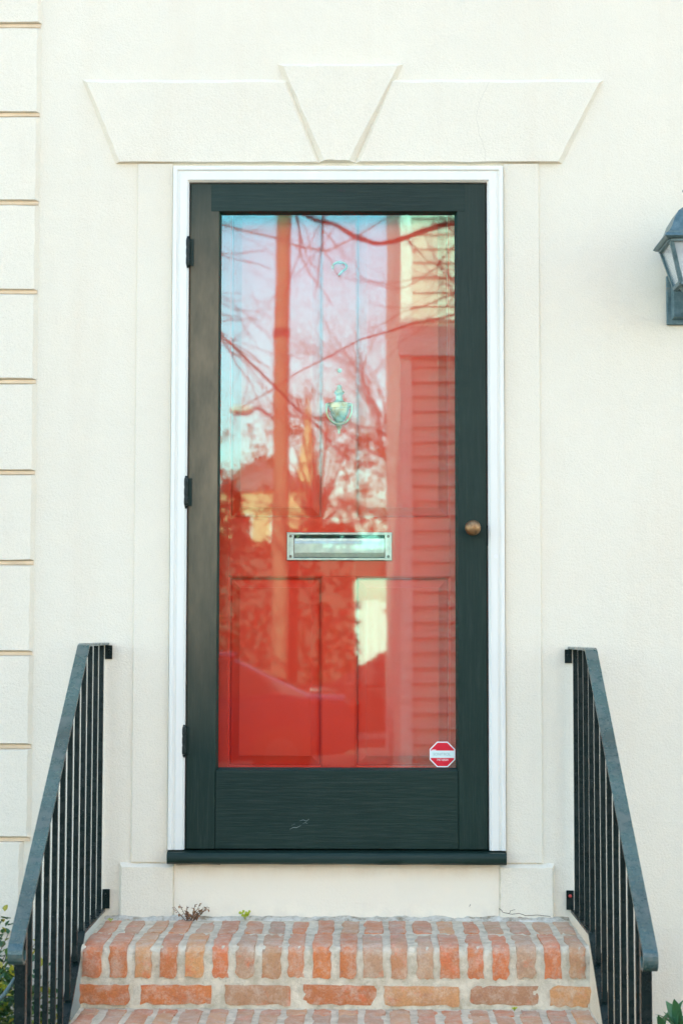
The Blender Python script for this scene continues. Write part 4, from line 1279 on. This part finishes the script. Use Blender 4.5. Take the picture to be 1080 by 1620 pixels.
# ochre house and church steeple beyond
oh = empty('ochre_house', (-3.0, -58, 0)); tag(oh, 'sunlit ochre house beyond the hedge, mirrored low in the pane', 'house')
MB().box(-1.7, 1.5, -4, 3, -0.12, 6.4).build('wall', MAT['ochre'], oh)
MB().add([(-1.9, 3.2, 6.404), (1.7, 3.2, 6.404), (1.7, -4.2, 6.404), (-1.9, -4.2, 6.404), (-0.1, 3.2, 7.6), (-0.1, -4.2, 7.6)], [(0, 1, 4), (1, 2, 5, 4), (2, 3, 5), (3, 0, 4, 5), (0, 3, 2, 1)]).build('roof', MAT['roof_slate'], oh)
for x in (-1.0, 0.2):
    for z in (2.0, 4.4):
        w = MB().box(x, x + 0.6, 3.002, 3.05, z, z + 1.2).build('window', MAT['trim_paint'], oh)
        MB().box(x + 0.06, x + 0.54, 3.052, 3.06, z + 0.06, z + 1.14).build('pane', MAT['window_glass'], w)
ch = empty('church_steeple', (-5.2, -195, 0)); tag(ch, 'pale church steeple far beyond the street, mirrored beside the knocker', 'steeple')
MB().box(-1.5, 1.5, -1.5, 1.5, -0.12, 17).build('tower', MAT['ochre'], ch)
MB().box(-1.7, 1.7, -1.7, 1.7, 17.002, 17.5).build('tower_cornice', MAT['trim_paint'], ch)
MB().lathe([(1.3, 0), (1.25, 3.2), (1.5, 3.3), (1.1, 3.5), (0.55, 7), (0.05, 11)], 8, (0, 0, 17.503)).build('spire', MAT['ochre'], ch)
for s in (-0.45,):
    MB().box(-0.4, 0.4, 1.502, 1.56, 12.5, 15).build('belfry_opening', MAT['window_glass'], ch)

# parked cars
def car(cx, cy, mat, label, flip=1):
    root = empty('parked_car', (cx, cy, -0.115)); tag(root, label, 'car', 'cars parked across the street')
    root.scale = (flip, 1, 1)
    st = [(-2.22, 0.45, 0.62, 0.70), (-2.15, 0.36, 0.78, 0.80), (-1.5, 0.30, 0.90, 0.88), (-0.9, 0.26, 0.93, 0.90), (0.6, 0.26, 0.93, 0.90), (1.4, 0.28, 0.97, 0.89), (2.05, 0.34, 0.95, 0.82), (2.2, 0.45, 0.75, 0.74)]
    mb = MB(); vs_ = []
    for x, z0, z1, w in st:
        vs_ += [(x, -w * 0.92, z0), (x, -w, z0 + (z1 - z0) * 0.45), (x, -w * 0.93, z1 - 0.05), (x, -w * 0.82, z1), (x, w * 0.82, z1), (x, w * 0.93, z1 - 0.05), (x, w, z0 + (z1 - z0) * 0.45), (x, w * 0.92, z0)]
    n = len(st)
    fs_ = [(i * 8 + k, i * 8 + (k + 1) % 8, i * 8 + 8 + (k + 1) % 8, i * 8 + 8 + k) for i in range(n - 1) for k in range(8)] + [tuple(range(8)), tuple((n - 1) * 8 + k for k in range(7, -1, -1))]
    mb.add(vs_, fs_).build('body', mat, root, smooth=35)
    cab = [(-1.05, 0.90, 0.76), (-0.30, 1.36, 0.62), (0.15, 1.42, 0.60), (0.75, 1.40, 0.60), (1.70, 0.95, 0.72)]
    mb = MB(); vs_ = []
    for x, z, w in cab:
        vs_ += [(x, -w - 0.06 * (1 if z < 1.2 else 0) - 0.10 * (z > 1.2), 0.90), (x, -w, z - 0.02), (x, -w * 0.9, z), (x, w * 0.9, z), (x, w, z - 0.02), (x, w + 0.06 * (1 if z < 1.2 else 0) + 0.10 * (z > 1.2), 0.90)]
    n = len(cab)
    fs_ = [(i * 6 + k, i * 6 + k + 1, i * 6 + 7 + k, i * 6 + 6 + k) for i in range(n - 1) for k in range(5)] + [tuple(range(6)), tuple((n - 1) * 6 + k for k in range(5, -1, -1))]
    mb.add(vs_, fs_).build('windows', MAT['window_glass'], root, smooth=35)
    mb = MB(); vs_ = []
    for x, z, w in [(-0.36, 1.345, 0.615), (-0.1, 1.415, 0.61), (0.3, 1.445, 0.60), (0.85, 1.405, 0.60)]:
        vs_ += [(x, -w, z - 0.03), (x, -w * 0.9, z + 0.005), (x, w * 0.9, z + 0.005), (x, w, z - 0.03)]
    mb.add(vs_, [(i * 4 + k, i * 4 + k + 1, i * 4 + 5 + k, i * 4 + 4 + k) for i in range(3) for k in range(3)]).build('roof_panel', mat, root, smooth=50)
    for x in (-1.38, 1.38):
        for s in (-1, 1):
            t = MB().lathe([(0.19, -0.10), (0.30, -0.10), (0.325, -0.07), (0.325, 0.07), (0.30, 0.10), (0.19, 0.10)], 22)
            t.v = [(x + a, s * 0.80 + c, 0.325 + b) for a, b, c in t.v]
            w_ = t.build('wheel', MAT['rubber'], root, smooth=35)
            m = MB().lathe([(0.02, 0.107), (0.10, 0.103), (0.185, 0.104), (0.19, 0.095)], 20)
            m.v = [(x + a, s * (0.80 + c), 0.325 + b) for a, b, c in m.v]
            m.build('rim', MAT['alloy'], w_, smooth=35)
    for s in (-1, 1):
        MB().box(-2.225, -2.12, s * 0.6 - 0.13, s * 0.6 + 0.13, 0.60, 0.72, 0.02).build('headlight', MAT['head_clear'], root)
        MB().box(2.10, 2.225, s * 0.6 - 0.13, s * 0.6 + 0.13, 0.74, 0.88, 0.02).build('tail_light', MAT['tail_red'], root)
car(-2.1, -14.6, MAT['car_blue'], 'navy parked car across the street, mirrored low on the hinge side', 1)
car(0.75, -20.2, MAT['car_black'], 'black parked car across the street, half hidden by the clapboard house', 1)
